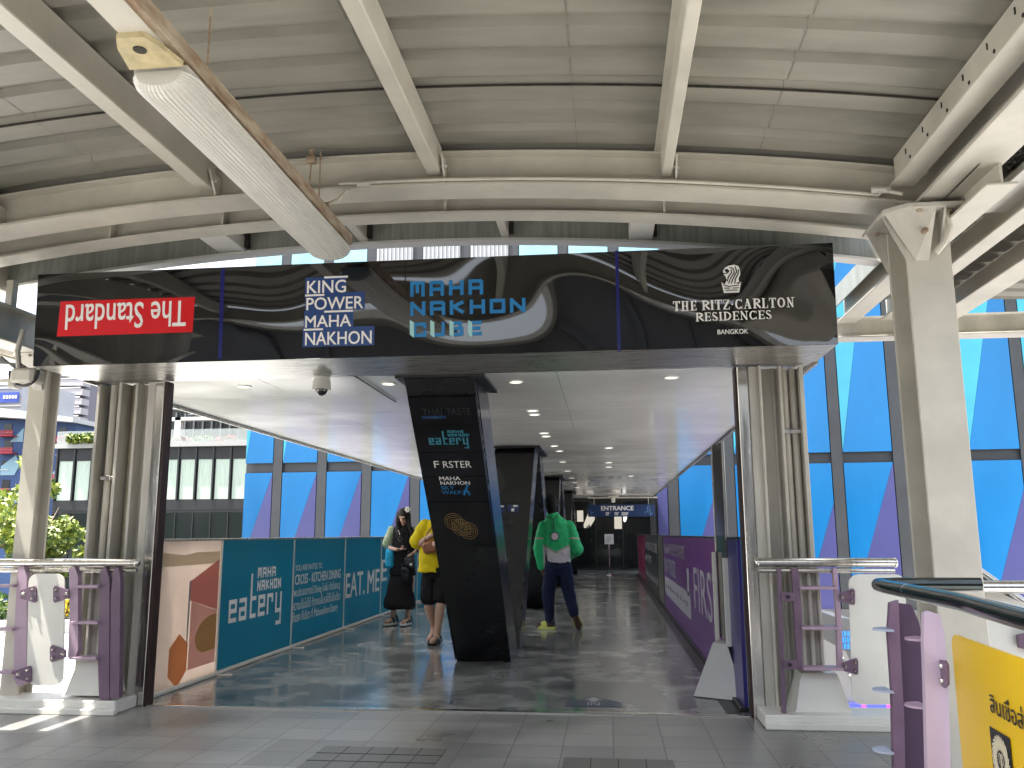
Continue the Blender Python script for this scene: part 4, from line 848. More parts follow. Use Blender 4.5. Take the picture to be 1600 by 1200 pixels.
mb = MB(); bb = MB()
for (px, py) in ((1229,932),(1232,1037)): x, z = pq(px, py); mb.bbox(x-.035,x+.05,YR-.04,YR-.03,z-.03,z+.03,.004); bb.disc((x,YR-.041,z),.012,-.014,8,1)
b_ = part(mb, 'side_bracket', M_PURPLE, rr_); part(bb, 'bolt', M_BLACK, b_)
# tapered white pedestals and steel sleeves of the columns behind
def pedestal(label, top, bot, ydep):
    (ax, az), (bx, _) = pq(*top[0]), pq(*top[1]); (cx, cz), (dx, _) = pq(*bot[0]), pq(*bot[1]); t0 = YR+.06
    mb = MB(); mb.ring([[(cx,t0-.02,cz),(dx,t0-.02,cz),(dx+.02,t0+ydep,cz),(cx-.02,t0+ydep,cz)],[(ax,t0+.02,az),(bx,t0+.02,az),(bx,t0+ydep-.02,az),(ax,t0+ydep-.02,az)]])
    return solo(mb, 'pedestal', M_WHITE2, label, 'pedestal', ((cx+dx)/2,t0+.1,cz))
pedestal('white tapered pedestal behind the left railing', ((112,1033),(157,1033)), ((95,1088),(161,1088)), .2)
pedestal('white tapered pedestal behind the right railing', ((1256,1055),(1313,1055)), ((1245,1120),(1336,1120)), .22)
def stub(label, x0, x1, pyt, pyb):
    (ax, zt), (bx, zb_) = pq(x0, pyt), pq(x1, pyb); mb = MB(); mb.bbox(ax,ax+.02,YR+.1,YR+.22,zb_,zt,.003).bbox(bx-.02,bx,YR+.1,YR+.22,zb_,zt,.003).box(ax+.02,bx-.02,YR+.15,YR+.162,zb_,zt).tube([((ax+bx)/2,YR+.12,zb_),((ax+bx)/2,YR+.12,zt)],.016,8)
    return solo(mb, 'steel_stub', M_CREAM2, label, 'post', (ax,YR+.15,zb_))
stub('short grey steel stub post inside the right railing cage', 1252, 1296, 888, 1053)
stub('short grey steel stub post inside the left railing cage', 130, 158, 888, 1031)
solo(MB().bbox(-6.2,-3.52,6.0,YT-.01,0,.09,.008).bbox(-6.2,-3.50,5.95,6.0,0,.04,.006), 'kerb', M_WHITE2, 'white painted kerb under the left railing', 'kerb', (-4.5,6.1,0))
solo(MB().bbox(.985,2.05,5.97,YT-.01,0,.085,.008).bbox(.985,2.05,5.93,5.97,0,.045,.006), 'kerb', M_WHITE2, 'white painted kerb under the right railing', 'kerb', (1.5,6.1,0))

# near right railing with dark handrail
fr = thing('railing', 'purple railing with a dark chrome handrail at the right foreground', 'railing', (1.2,3.2,0))
hr = [at(1600,968,Z=1.0)+Vector((-.13,-1.6,0)), at(1600,968,Z=1.0), at(1500,940,Z=1.0), at(1420,924,Z=1.0), at(1385,917,Z=1.0), at(1372,915,Z=1.0)+Vector((.02,.06,0)), at(1378,915,Z=1.0)+Vector((.10,.12,0)), at(1378,915,Z=1.0)+Vector((.26,.13,0)), at(1378,915,Z=1.0)+Vector((.5,.12,0))]
part(MB().tube(hr, .033, 16), 'handrail', M_CHROME_D, fr, True)
mb = MB(); p0 = hr[3]; d_ = (hr[4]-hr[3]).normalized(); mb.tube([p0-d_*.006, p0+d_*.006], .0345, 16); part(mb, 'sleeve_joint', M_STEEL, fr, True)
def nflat(mb, pts, Yp, dep): return mb.prism([tuple(at(x,y,Y=Yp)) for x,y in pts], (0,dep,0))
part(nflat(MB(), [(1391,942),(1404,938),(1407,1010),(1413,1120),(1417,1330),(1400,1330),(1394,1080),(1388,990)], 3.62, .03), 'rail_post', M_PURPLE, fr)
part(nflat(MB(), [(1403,942),(1424,945),(1436,972),(1444,1010),(1452,1330),(1412,1330),(1408,1080)], 3.68, .02), 'rail_post', mat('shaded_purple_paint', (.075,.042,.08), .45, var=.1, vscale=6), fr)  # the post's purple, darkened for the shade inside it
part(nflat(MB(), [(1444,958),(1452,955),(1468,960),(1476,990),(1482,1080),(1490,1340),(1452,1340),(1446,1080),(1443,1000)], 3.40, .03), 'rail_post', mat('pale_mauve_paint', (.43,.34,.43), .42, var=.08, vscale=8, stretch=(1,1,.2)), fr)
def shelf(px, py, Yp, r, sgn): 
    c = at(px, py, Y=Yp); g = MB(); pts = [(c.x+sgn*r*1.15*math.sin(math.pi*k/10), c.y-r*math.cos(math.pi*k/10), c.z) for k in range(11)]; g.prism(pts, (0,0,.008)); return g
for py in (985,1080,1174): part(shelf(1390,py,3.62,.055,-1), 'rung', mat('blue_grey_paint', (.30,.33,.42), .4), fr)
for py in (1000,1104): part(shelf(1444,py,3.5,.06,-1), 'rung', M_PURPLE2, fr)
# yellow advertising board hung on it
ud = (hr[1]-hr[3]).normalized(); BPl = Plane(at(1486,990,Y=3.30), (ud.x,ud.y,0), (0,0,1))
yb = thing('advert_board', 'yellow rounded advert board with black Thai lettering on the near railing', 'board', BPl.P(0,-.86))
L_ = 1.25; a0, b1 = -.012, .0; r = .05; outl = []
for cx, cy, a in ((a0+r,-r,180),(a0+L_-r,-r,90),(a0+L_-r,-.62+r,0),(a0+r,-.62+r,-90)):
    for k in range(7): t = math.radians(a-k*15); outl.append((cx+r*math.cos(t), cy+r*math.sin(t)))
part(MB().prism([BPl.P(x,y,-.012) for x,y in outl], BPl.n*.010), 'sheet', M_YELLOW, yb)
mb = MB(); aT, bT = BPl.st(1549,1116); text_mb(mb, 'สินเชื่อส่วนบุคคล', BPl, aT, bT-.012, aT+.56, bT+.072, h=.0015, bold=.012); tl = part(mb, 'lettering', M_BLACK, yb)
mb = MB(); e0, t0 = BPl.st(1546.5,1134); e1, _ = BPl.st(1578,1152); t1 = t0-(e1-e0)*1.02; mb.add([BPl.P(e0,t1,.0015),BPl.P(e1,t1,.0015),BPl.P(e1,t0,.0015),BPl.P(e0,t0,.0015)],[(0,1,2,3)]); em = part(mb, 'emblem_plate', M_BLACK, yb)
mb = MB(); cx, cy = (e0+e1)/2, (t0+t1)/2; Rr = (e1-e0)/2*.88
for k in range(24):
    th = 2*math.pi*k/24; pts = []
    for j in range(6): rr_j = Rr*(.42+.58*j/5); tt = th+.85*(j/5)**1.2; pts.append((cx+rr_j*math.cos(tt), cy+rr_j*math.sin(tt)))
    for j in range(5):
        P = Vector(pts[j]); Q = Vector(pts[j+1]); d = (Q-P).normalized(); wv = Rr*.035*(1+.8*math.sin(math.pi*(j+.5)/5)); e = Vector((-d.y,d.x))*wv; mb.add([BPl.P(*(P-e),.003+.0001*k),BPl.P(*(Q-e),.003+.0001*k),BPl.P(*(Q+e),.003+.0001*k),BPl.P(*(P+e),.003+.0001*k)],[(0,1,2,3)])
for dx in (-.05,.05): mb.add([BPl.P(cx+Rr*(dx-.04),cy-Rr*.28,.0032),BPl.P(cx+Rr*(dx+.03),cy-Rr*.28,.0032),BPl.P(cx+Rr*(dx+.03),cy+Rr*.26,.0032),BPl.P(cx+Rr*(dx-.04),cy+Rr*.26,.0032)],[(0,1,2,3)])
for sg in (-1,1):
    pts = [(cx+sg*Rr*(.08+.16*math.sin(k*.5)), cy+Rr*(.05+.24*math.cos(k*.5))) for k in range(6)]
    for j in range(5): P = Vector(pts[j]); Q = Vector(pts[j+1]); d = (Q-P).normalized(); e = Vector((-d.y,d.x))*Rr*.03; mb.add([BPl.P(*(P-e),.0034+.0001*j),BPl.P(*(Q-e),.0034+.0001*j),BPl.P(*(Q+e),.0034+.0001*j),BPl.P(*(P+e),.0034+.0001*j)],[(0,1,2,3)])
part(mb, 'emblem', mat('pale_gold_ink', (.55,.50,.36), .4), em)
g = MB(); bb = MB(); pts = [(1458,1040),(1464,1030),(1485,1032),(1489,1040),(1490,1070),(1484,1075),(1474,1066)]
cb_ = [BPl.P(*BPl.st(*p), .012) for p in pts]; g.prism(cb_, BPl.n*.008); g = part(g, 'clamp', M_PURPLE, yb)
for p in ((1463,1045),(1480,1041),(1481,1064)): c = BPl.P(*BPl.st(*p), .02); bb.ellip(c, .011, .011, .011, 8, 6)
part(bb, 'bolt', M_STEEL, g, True)

# ================================================================== BACKGROUND BUILDINGS
FPl = Plane((0,29.4,0), (26.8,-1.6,0), (0,0,1))
fc = thing('glass_facade', 'tall mall facade of azure and indigo glass panels around the entrance', 'building', (0,29.4,-6))
def fbox(mb, s0, s1, z0, z1, h0, h1, mi=0): return mb.prism([FPl.P(s0,z0,h0),FPl.P(s1,z0,h0),FPl.P(s1,z1,h0),FPl.P(s0,z1,h0)], FPl.n*(h1-h0), mi)
sL = FPl.st(379,780)[0]; sR = 24.0
ZM0, ZM1, ZLO, ZU1, ZV0 = 3.52, 3.88, -1.15, 9.05, 9.5
g = MB(); fbox(g, sL, -3.75, -6, 26, -.9, -.16); fbox(g, 1.62, sR, -6, 26, -.9, -.16); fbox(g, -3.75, 1.62, 2.5, 26, -.9, -.16); fbox(g, -3.75, 1.62, -6, -.5, -.9, -.16)
part(g, 'backing_wall', M_MULL, fc)
marks = [FPl.st(x,717)[0] for x in (434,503,573,1050,1138,1308,1506,1606)]
bars = []
pitch_l = (marks[2]-marks[0])/2; pitch_r = (marks[7]-marks[5])/3; mid = (marks[5]-marks[4])/2
s = marks[0]
while s > sL-.1: bars.append(s); s -= pitch_l
bars = bars[:1]+[marks[1], marks[2]]
s = marks[2]
n_m = round((marks[3]-marks[2])/1.78)
for k in range(1, n_m): bars.append(marks[2]+(marks[3]-marks[2])*k/n_m)
bars += [marks[3], marks[4], marks[4]+mid, marks[5], marks[5]+pitch_r, marks[6], marks[7]]
while bars[-1] < sR-1.9: bars.append(bars[-1]+pitch_r)
g = MB()
for b in bars: fbox(g, b-.17, b+.17, (2.6 if -3.9 < b < 1.8 else -6), 26, -.16, -.02)
part(g, 'mullion', M_MULL, fc)
g = MB(); fbox(g, sL, -3.75, -6, ZLO, -.14, .04); fbox(g, 1.62, sR, -6, ZLO, -.14, .04); part(g, 'plinth_cladding', M_SLATE, fc)
edges = [sL]+bars+[sR]; rnd = random.Random(3)
for i in range(len(edges)-1):
    a, b = edges[i]+(.04 if i == 0 else .20), edges[i+1]-.20
    if b-a < .3: continue
    lowok = not (b > -3.75 and a < 1.62)
    a_full = a
    if not lowok and b > 1.85: a, lowok = 1.68, True
    if lowok:
        off = rnd.choice((0,.1,.9,1.3)) if a > 3 else .05; z1 = ZM0; dd = min((b-a)*.86, (z1-off-ZLO)*.27); zt = z1-off
        g = MB(); sl_ = .33; zh = max(ZLO, zt-(b-a-.01)/sl_); xb = b-(zt-zh)*sl_
        pa = [(a,zh),(xb,zh),(b,zt),(b,z1),(a,z1)] if off > 0 else [(a,zh),(xb,zh),(b,z1),(a,z1)]
        g.prism([FPl.P(x,z,-.02) for x,z in pa], FPl.n*-.05, 0)
        tri = [(xb+.006,zh),(b,zh),(b,zt-.02)] if zh <= ZLO else [(a,ZLO),(b,ZLO),(b,zt-.02),(a+.006,zh-.004)]
        g.prism([FPl.P(x,z,-.0202) for x,z in tri], FPl.n*-.05, 1)
        part(g, 'glass_panel', [M_AZURE, M_INDIGO], fc)
    a = a_full
    for (z0, z1, gy) in ((ZM1, ZU1, False), (ZV0, 14.6, a < 5.5)):
        if gy:
            g = MB(); m_ = rnd.choice((0,0,1))
            if m_ == 0:
                fbox(g, a, b, z0, z1, -.10, .02)
                for k in range(9): xx = a+(b-a)*(k+.5)/9; fbox(g, xx-.02, xx+.02, z0+.3, z1-.3, .02, .07)
                part(g, 'louvre_panel', mat('louvre_grey', (.36,.37,.38), .45), fc)
            else: fbox(g, a, b, z0, z1, -.08, -.02); part(g, 'glass_panel', mat('washed_out_glass', (.22,.40,.46), .2, var=.2, vscale=.6), fc)  # paler glass, with washed-out daylight put into its colour
            continue
        g = MB(); top = min(b, a+(b-a)*rnd.uniform(.5,.95)); 
        g.prism([FPl.P(x,z,-.02) for x,z in [(a+.006,z0),(b,z0),(b,z1),(top+.006,z1)]], FPl.n*-.05, 0); g.prism([FPl.P(x,z,-.0202) for x,z in [(a,z0+.02),(top,z1),(a,z1)]], FPl.n*-.05, 1)
        part(g, 'glass_panel', [M_AZURE, M_SKYLT], fc)

# dark glass building with curtained windows and a planted terrace, left
YG = 45.0
gb = thing('glass_building', 'dark glass building with pale curtained windows and roof terrace', 'building', (-25,YG,-6))
def gx(px, py=740): return at(px, py, Y=YG).x
def gz(py, px=240): return at(px, py, Y=YG).z
X0, X1 = gx(86), gx(378)+6
gl = mat('smoked_glass', (.014,.02,.02), .05, 0, spec=.5)
part(MB().box(X0,X1,YG+.1,YG+12,-6,gz(700)), 'body', mat('dark_building', (.05,.055,.055), .4), gb)
g = MB(); sp_ = gx(114)-gx(86)
g.box(X0,X1,YG,YG+.1,gz(718.5),gz(697)); g.box(X0,X1,YG,YG+.1,gz(797),gz(781)); g.box(X0,X1,YG,YG+.1,gz(801),gz(799.5)); part(g, 'spandrel', mat('bronze_spandrel', (.035,.036,.038), .35, 0, var=.2, vscale=1, spec=.25), gb)
g = MB(); g.box(X0,X1,YG,YG+.1,-6,gz(802)); part(g, 'glazing', gl, gb)
cur = mat('pale_curtain', (.50,.60,.50), .7, var=.22, vscale=7, stretch=(6,1,.15))
x = 88.0
while x < 378:
    a, b = gx(x+3.5), gx(x+25); part(MB().box(a,b,YG+.03,YG+.09,gz(780.5),gz(717)), 'curtain', cur, gb); x += 27.2
g = MB(); x = 88.0
while x < 378: g.box(gx(x-1.2), gx(x+1.2), YG-.08, YG+.1, gz(781), gz(700)); g.box(gx(x-.6), gx(x+.6), YG-.05, YG+.0, -6, gz(802)); x += 27.2
part(g, 'window_mullion', mat('mullion_black', (.025,.028,.03), .3), gb)
g = MB(); g.box(X0,X1,YG-.25,YG+.3,gz(699),gz(692)); part(g, 'cornice', mat('pale_cornice', (.4,.4,.38), .5), gb)
part(MB().box(X0,X1,YG-.1,YG-.08,gz(692),gz(672)), 'balustrade', mat('balustrade_glass', (.55,.6,.58), .1, alpha=.35, spec=.6), gb)
part(MB().box(X0+6.2,X1,YG+.4,YG+.9,gz(656),gz(651)).box(gx(262),gx(262)+.35,YG+.4,YG+.75,gz(700),gz(651)), 'pergola_beam', M_WHITE, gb)
part(MB().box(at(215,640,Y=YG+6).x,X1,YG+6,YG+10,gz(700),gz(590)), 'upper_storey', mat('dark_upper_glass', (.03,.035,.036), .3, spec=.25), gb)
for k_, (px_, py_, r_) in enumerate(((285,642,.75),(312,650,.8),(340,640,.7),(362,652,.7),(268,628,.8))):
    c_ = at(px_, py_, Y=YG+4); part(MB().ellip((c_.x,c_.y,c_.z), r_, .8, .09, 16, 7), 'ceiling_disc', mat('grey_disc', (.22,.24,.25), .4), gb, True)
    part(MB().tube([(c_.x,c_.y,c_.z-.09),(c_.x,c_.y,gz(700))], .05, 6), 'terrace_post', mat('dark_building', (.05,.055,.055), .4), gb)
g = MB(); 
for k_ in range(9): xx_ = at(262+k_*14,640,Y=YG+5.9).x; g.box(xx_-.05,xx_+.05,YG+5.9,YG+6,gz(700),gz(590))
part(g, 'window_mullion', mat('pale_mullion', (.16,.17,.17), .4), gb)
def leaves(mb, c, rx, ry, rz, n, s0, s1, rnd, mis=(0,1)):
    for _ in range(n):
        while True:
            v = Vector((rnd.uniform(-1,1), rnd.uniform(-1,1), rnd.uniform(-1,1)))
            if .35 < v.length < 1: break
        p = Vector((c[0]+v.x*rx, c[1]+v.y*ry, c[2]+v.z*rz)); a = Vector((rnd.gauss(0,1),rnd.gauss(0,1),rnd.gauss(0,1))).normalized(); b = a.orthogonal().normalized(); sz = rnd.uniform(s0,s1)
        mb.add([p-a*sz, p+b*sz*.45, p+a*sz, p-b*sz*.45], [(0,1,2,3)], rnd.choice(mis))
L1 = mat('leaf_green', (.05,.11,.02), .55, var=.3, vscale=8); L2 = mat('leaf_yellow_green', (.20,.25,.025), .5, var=.3, vscale=8); L3 = mat('leaf_dark', (.022,.05,.014), .6); L4 = mat('petal_yellow', (.62,.42,.02), .6); L5 = mat('petal_red', (.45,.05,.04), .6)
r5 = random.Random(5)
def bush(name, label, cat, c, rx, ry, rz, n, s0, s1, mats, mis, group=None, lumps=6):
    g = MB(); 
    for k in range(lumps):
        q = (c[0]+r5.uniform(-.75,.75)*rx, c[1]+r5.uniform(-.5,.5)*ry, c[2]+r5.uniform(-.35,.35)*rz); leaves(g, q, rx*.5, ry*.6, rz*.62, n//lumps, s0, s1, r5, mis)
    return solo(g, name, mats, label, cat, (c[0],c[1],c[2]-rz), group)
bush('terrace_shrub', 'yellow green shrubs spilling over the roof terrace edge', 'shrub', ((gx(107)+gx(158))/2,YG-.3,gz(684)), (gx(158)-gx(107))/2, .5, .36, 1500, .06, .13, [L1,L2], (0,1,1), lumps=14)
for k, (px, lb, ms) in enumerate(((275,'low reddish potted plant on the roof terrace beside the railing',(0,2)),(310,'orange green potted plant in the middle of the roof terrace',(0,1)),(345,'red flowering planter under the terrace beam',(2,2,0)))):
    bush('potted_plant', lb, 'plant', (gx(px),YG+.2,gz(686)), .55, .3, .22, 260, .05, .1, [L1,L2,L5], ms, 'potted plants on the roof terrace')

# blue painted apartment block, far left
YB = 75.0
bb_ = thing('painted_apartment_block', 'deep blue apartment block with pale zigzag bands and red balconies', 'building', (-50,YB,-6))
def bx(px, py=750): return at(px, py, Y=YB).x
def bz(py, px=60): return at(px, py, Y=YB).z
part(MB().box(bx(-140),bx(112),YB,YB+14,-6,bz(655)), 'wall', mat('deep_blue_render', (.03,.07,.18), .6, var=.15, vscale=.3), bb_)
g = MB(); g.prism([(bx(-140),YB-1.2,bz(618)),(bx(118),YB-1.2,bz(656)),(bx(118),YB-1.2,bz(663)),(bx(-140),YB-1.2,bz(640))], (0,16,0)); part(g, 'roof', mat('pale_roof', (.55,.55,.54), .6), bb_)
g = MB()
for pts in ([(0,728),(22,710),(28,728),(22,742),(0,742)],[(62,762),(90,730),(90,760),(66,770)],[(-10,775),(40,775),(24,790),(-10,790)],[(10,690),(30,668),(30,690)],[(0,800),(30,792),(24,806),(0,812)]):
    g.prism([(bx(a),YB-.06,bz(b)) for a,b in pts], (0,.05,0))
part(g, 'painted_band', mat('pale_blue_render', (.25,.42,.50), .6), bb_)
wn = mat('window_dark', (.02,.025,.03), .1)
for (px, py) in ((5,668),(46,672),(92,676),(8,694),(48,700),(92,704),(6,726),(92,736),(10,756),(55,757),(92,772),(6,780),(48,790)):
    w_ = part(MB().box(bx(px-6),bx(px+6),YB-.05,YB+.05,bz(py+7),bz(py-7)), 'window', wn, bb_); part(MB().box(bx(px-6)-.1,bx(px+6)+.1,YB-.12,YB-.02,bz(py+8),bz(py+7)), 'sill', M_WHITE2, w_)
for (px, py) in ((10,676),(92,686),(12,703),(92,745),(12,766)):
    g = MB(); 
    for k in range(4): g.box(bx(px-14),bx(px+12),YB-.9,YB-.84,bz(py+4-k*2),bz(py+4-k*2)+.05)
    for k in range(9): xx = bx(px-14)+(bx(px+12)-bx(px-14))*k/8; g.box(xx-.03,xx+.03,YB-.9,YB-.85,bz(py+5),bz(py-3))
    g.box(bx(px-14),bx(px+12),YB-.9,YB,bz(py+6),bz(py+5)); part(g, 'balcony', mat('red_rail', (.40,.03,.04), .5), bb_)
solo(MB().bbox(bx(66),bx(82),YB-2.6,YB-1.5,bz(770),bz(754),.2), 'awning', mat('red_awning', (.60,.02,.03), .5), 'bright red awning box on the blue apartment block', 'awning', (bx(74),YB-2,bz(770)))
# far towers
YT1 = 190.0
def tx(px, Y=YT1): return at(px, 620, Y=Y).x
def tz(py, Y=YT1): return at(100, py, Y=Y).z
tw = thing('balcony_tower', 'pale grey residential tower with stacked concrete balcony bands', 'building', (tx(100),YT1,-6))
part(MB().box(tx(60),tx(133),YT1,YT1+25,-6,tz(470)), 'wall', mat('recess_grey', (.22,.21,.24), .8), tw)  # one even grey, darker than the balcony bands
g = MB(); y = 480
while y < 760: g.prism([(tx(55),YT1-2,tz(y+8)),(tx(136),YT1-2,tz(y+9.5)),(tx(136),YT1-2,tz(y)),(tx(55),YT1-2,tz(y-2))], (0,3,0)); y += 14.5
part(g, 'balcony_band', mat('pale_concrete', (.45,.43,.45), .8), tw)
g = MB(); y = 480
while y < 760: g.box(tx(60),tx(133),YT1-2.1,YT1-2.02,tz(y-1),tz(y-3)); y += 14.5
part(g, 'balcony_rail', M_WHITE, tw)
YT2 = 240.0
t2 = thing('glass_tower', 'pale blue glass office tower with thin white floor bands', 'building', (tx(140,YT2),YT2,-6))
part(MB().box(tx(112,YT2),tx(190,YT2),YT2,YT2+30,-6,tz(450,YT2)), 'curtain_wall', mat('pale_blue_glass', (.22,.42,.60), .2, var=.1, vscale=.1), t2)
g = MB(); y = 470
while y < 740: g.box(tx(112,YT2),tx(190,YT2),YT2-.5,YT2,tz(y+1.6,YT2),tz(y-.6,YT2)); y += 8.6
part(g, 'floor_band', M_WHITE, t2)
g = MB(); x = 112
while x < 190: g.box(tx(x,YT2)-.12,tx(x,YT2)+.12,YT2-.3,YT2,-6,tz(450,YT2)); x += 3.4
part(g, 'fin', M_WHITE, t2)
YW = 110.0
hw = thing('pale_building', 'pale low building carrying a blue signboard at the left edge', 'building', (tx(0,YW),YW,-6))
part(MB().box(tx(-120,YW),tx(34,YW),YW,YW+12,-6,tz(592,YW)), 'wall', mat('pale_wall', (.5,.5,.52), .7, var=.1, vscale=.3), hw)
g = MB()
for y in (598,604,632): g.box(tx(-120,YW),tx(34,YW),YW-.4,YW,tz(y+1.5,YW),tz(y,YW))
part(g, 'ledge', M_WHITE, hw)
sgn = part(MB().box(tx(-30,YW),tx(33,YW),YW-.6,YW-.41,tz(628,YW),tz(612,YW)), 'signboard', mat('sign_blue', (.05,.09,.40), .5), hw)
g = MB()
for k in range(5): g.box(tx(10+k*4.5,YW),tx(13+k*4.5,YW),YW-.66,YW-.605,tz(622,YW),tz(617,YW))
part(g, 'lettering', M_WHITEINK, sgn)

# trees and planting on the terrace
def tree(label, x, y, z0, h, r, n, mis):
    t = thing('tree', label, 'tree', (x,y,z0), 'trees on the white terrace')
    g = MB(); g.tube([(x,y,z0),(x+.05,y,z0+h*.35),(x-.06,y+.05,z0+h*.62),(x,y,z0+h*.85)], [.09,.07,.05,.02], 8)
    for k in range(7): a = k*2.4; zz = z0+h*(.35+.06*k); g.tube([(x,y,zz),(x+math.cos(a)*r*.45,y+math.sin(a)*r*.45,zz+r*.35),(x+math.cos(a)*r*.75,y+math.sin(a)*r*.75,zz+r*.6)], [.035,.022,.008], 6)
    part(g, 'trunk', mat('bark', (.16,.12,.09), .8, var=.3, vscale=12), t)
    g = MB()
    for k in range(20):
        v = Vector((r5.gauss(0,.5), r5.gauss(0,.5), r5.gauss(0,.5))); q = (x+v.x*r, y+v.y*r, z0+h*.68+v.z*r*1.0); rr = r*r5.uniform(.22,.42); leaves(g, q, rr, rr, rr*.8, n//20, .07, .15, r5, mis)
    part(g, 'crown', [L1, L2, L3], t); return t
tree('yellow green tree behind the left railing, leftmost of the pair', at(-6,830,Y=26).x, 26, -1.5, 4.3, 1.7, 5200, (0,1,1,1))
tree('yellow green tree between the steel post and the glass building', at(72,830,Y=29).x, 29, -1.5, 4.2, 1.4, 4200, (0,1,1,1))
for k_, (xx, yy, lb) in enumerate(((-33,17,'leafy street tree left of the view, nearest of the trees mirrored in the dark glass'),(-37,22,'leafy street tree left of the view, mirrored in the middle of the dark glass'),(-42,27,'leafy street tree left of the view, farthest of the trees mirrored in the dark glass'))): tree(lb, xx, yy, -1.5, 7.0, 3.0, 2600, (0,1,2))
pln = solo(MB().bbox(-26,-8,23.7,24.9,-1.9,-1.15,.02), 'planter', mat('planter_stone', (.35,.34,.32), .7, var=.15, vscale=3), 'long low stone planter at the far edge of the white terrace', 'planter', (-17,24.3,-1.9))
hx = [-24,-21.5,-19.4,-17.4,-15.4,-13.4,-11.4,-9.4]
hl = ['leafy green shrub in the terrace planter, leftmost of the row','dense green shrub under the left yellow green tree','green shrub with yellow flecks in the planter behind the white plate','green shrub behind the mauve rail posts','dark shrub with yellow blossom behind the corner column','green shrub with red blossom seen beside the door jamb','green shrub behind the pink hexagon panel','green shrub behind the teal barrier']
for k, x in enumerate(hx): bush('planter_shrub', hl[k], 'shrub', (x,24.3,-.85), 1.1, .6, .5, 900, .05, .12, [L1,L2,L3,L4,L5], ((0,1,2),(0,2),(0,1,1,3),(0,1,2),(0,2,3),(0,0,2,4),(0,2),(0,2))[k], 'shrubs in the terrace planter', 8)

# lower plaza to the right: grey sign kiosk, light strip
kx = at(1322,1000,Y=20).x
ks = thing('sign_kiosk', 'grey wedge kiosk with blue block lettering on the plaza below', 'kiosk', (kx,20,-6))
a = lambda px, py: (at(px,py,Y=20).x, 20.0, at(px,py,Y=20).z)
part(MB().prism([a(1305,964),a(1334,968),a(1352,1035),a(1310,1035)], (0,2,0)), 'body', M_SLATE, ks)
KP = Plane((0,19.98,0), (1,0,0), (0,0,1)); g = MB()
for (s_, y0, y1) in (('MAHA',986,994),('NAKHON',995.5,1004),('CUBE',1005.5,1014)):
    a0, b0 = KP.st(1313,y1); a1, b1 = KP.st(1333,y0); n_ = len(s_); cw = (a1-a0)/n_*.8; block_mb(g, s_, KP, a0, b0, cw, b1-b0, (a1-a0-cw*n_)/(n_-1), .025, .002)
part(g, 'lettering', mat('bright_blue_ink', (.03,.25,.70), .4), ks)
es_ = thing('escalator', 'sloping grey escalator side dotted with studs below the right railing', 'escalator', (at(1330,1080,Y=14).x,14,-6))
a = lambda px, py, Y=14.0: (at(px,py,Y=Y).x, Y, at(px,py,Y=Y).z)
part(MB().prism([a(1290,1000),a(1322,1018),a(1350,1090),a(1420,1098),a(1420,1160),a(1290,1160)], (0,1.2,0)), 'side_panel', mat('escalator_grey', (.27,.27,.27), .35, .3), es_)
g = MB()
for k in range(9): c = Vector(a(1316+k*4,1028+k*9)); g.ellip((c.x,c.y-.01,c.z), .022,.015,.022, 8, 6)
part(g, 'stud', M_WHITE, es_)
g = MB(); p0 = a(1330,1112,13.9); p1 = a(1420,1101,13.9); g.box(p0[0],p1[0],13.9,13.96,p0[2],p1[2]); part(g, 'light_strip', mat('led_blue', (.02,.02,.2), .3, emit=(.06,.08,.9), estr=.6), es_)
g = MB()
for (xa, xb) in ((1347,1353),(1386,1392)): g.box(a(xa,1105,13.88)[0],a(xb,1105,13.88)[0],13.87,13.895,p0[2],p1[2])
part(g, 'light_block', mat('led_magenta', (.3,.02,.2), .3, emit=(.9,.05,.55), estr=.8), es_)
# stair railing right of the post
sr = thing('railing', 'steel stair railing with a white plate right of the steel post', 'railing', (2.6,6.3,0))
h0, h1 = at(1505,917,Y=6.2), at(1680,917,Y=6.2); i0, i1 = at(1500,872,Y=7.0), at(1660,985,Y=7.0)
part(MB().tube([h0,h1], .045, 14).tube([i0,i1], .036, 12).tube([i0+Vector((.06,.25,.03)),i1+Vector((.06,.25,.03))], .03, 12), 'handrail', M_STEEL, sr, True)
q = lambda px, py: tuple(at(px,py,Y=6.3))
part(MB().prism([q(*p) for p in ((1516,925),(1560,925),(1700,990),(1700,1130),(1516,1130))], (0,.02,0)), 'infill_plate', M_WHITE2, sr)
part(MB().prism([tuple(at(x,y,Y=6.26)) for x,y in ((1590,992),(1620,986),(1620,1020),(1592,1012))], (0,.02,0)), 'plate_bracket', M_PURPLE, sr)
# left floodlight cluster by the left post
fq = at(35,590,Y=5.7); fd = thing('floodlight', 'cream floodlight with looped cables near the top of the left post', 'floodlight', fq)
g = MB(); g.bbox(fq.x-.05,fq.x+.13,5.62,5.78,fq.z-.05,fq.z+.06,.02); part(g, 'housing', M_CREAM2, fd)
R = []
for k in range(15): t = math.pi*(.95+1.1*k/14); R.append((fq.x+.04+.11*math.cos(t), 5.66, fq.z+.03+.10*math.sin(t)))
part(MB().tube(R, .012, 8), 'guard_ring', M_BLACK, fd, True)
g = MB(); g.tube([(fq.x-.03,5.7,fq.z+.05),(fq.x-.06,5.7,fq.z+.2),(fq.x-.03,5.7,fq.z+.36)], .02, 8).bbox(fq.x-.09,fq.x-.02,5.66,5.74,fq.z-.08,fq.z+.03,.01).tube([(fq.x-.2,5.7,fq.z-.02),(fq.x-.02,5.7,fq.z-.02)], .014, 6); part(g, 'bracket', M_CREAM2, fd)
g = MB()
for k in range(4): g.tube([(fq.x-.35,5.75,fq.z+.08+.02*k),(fq.x-.2,5.72,fq.z+.12+.015*k),(fq.x-.02,5.7,fq.z+.10-.02*k),(fq.x+.1,5.7,fq.z+.03)], .008, 6)
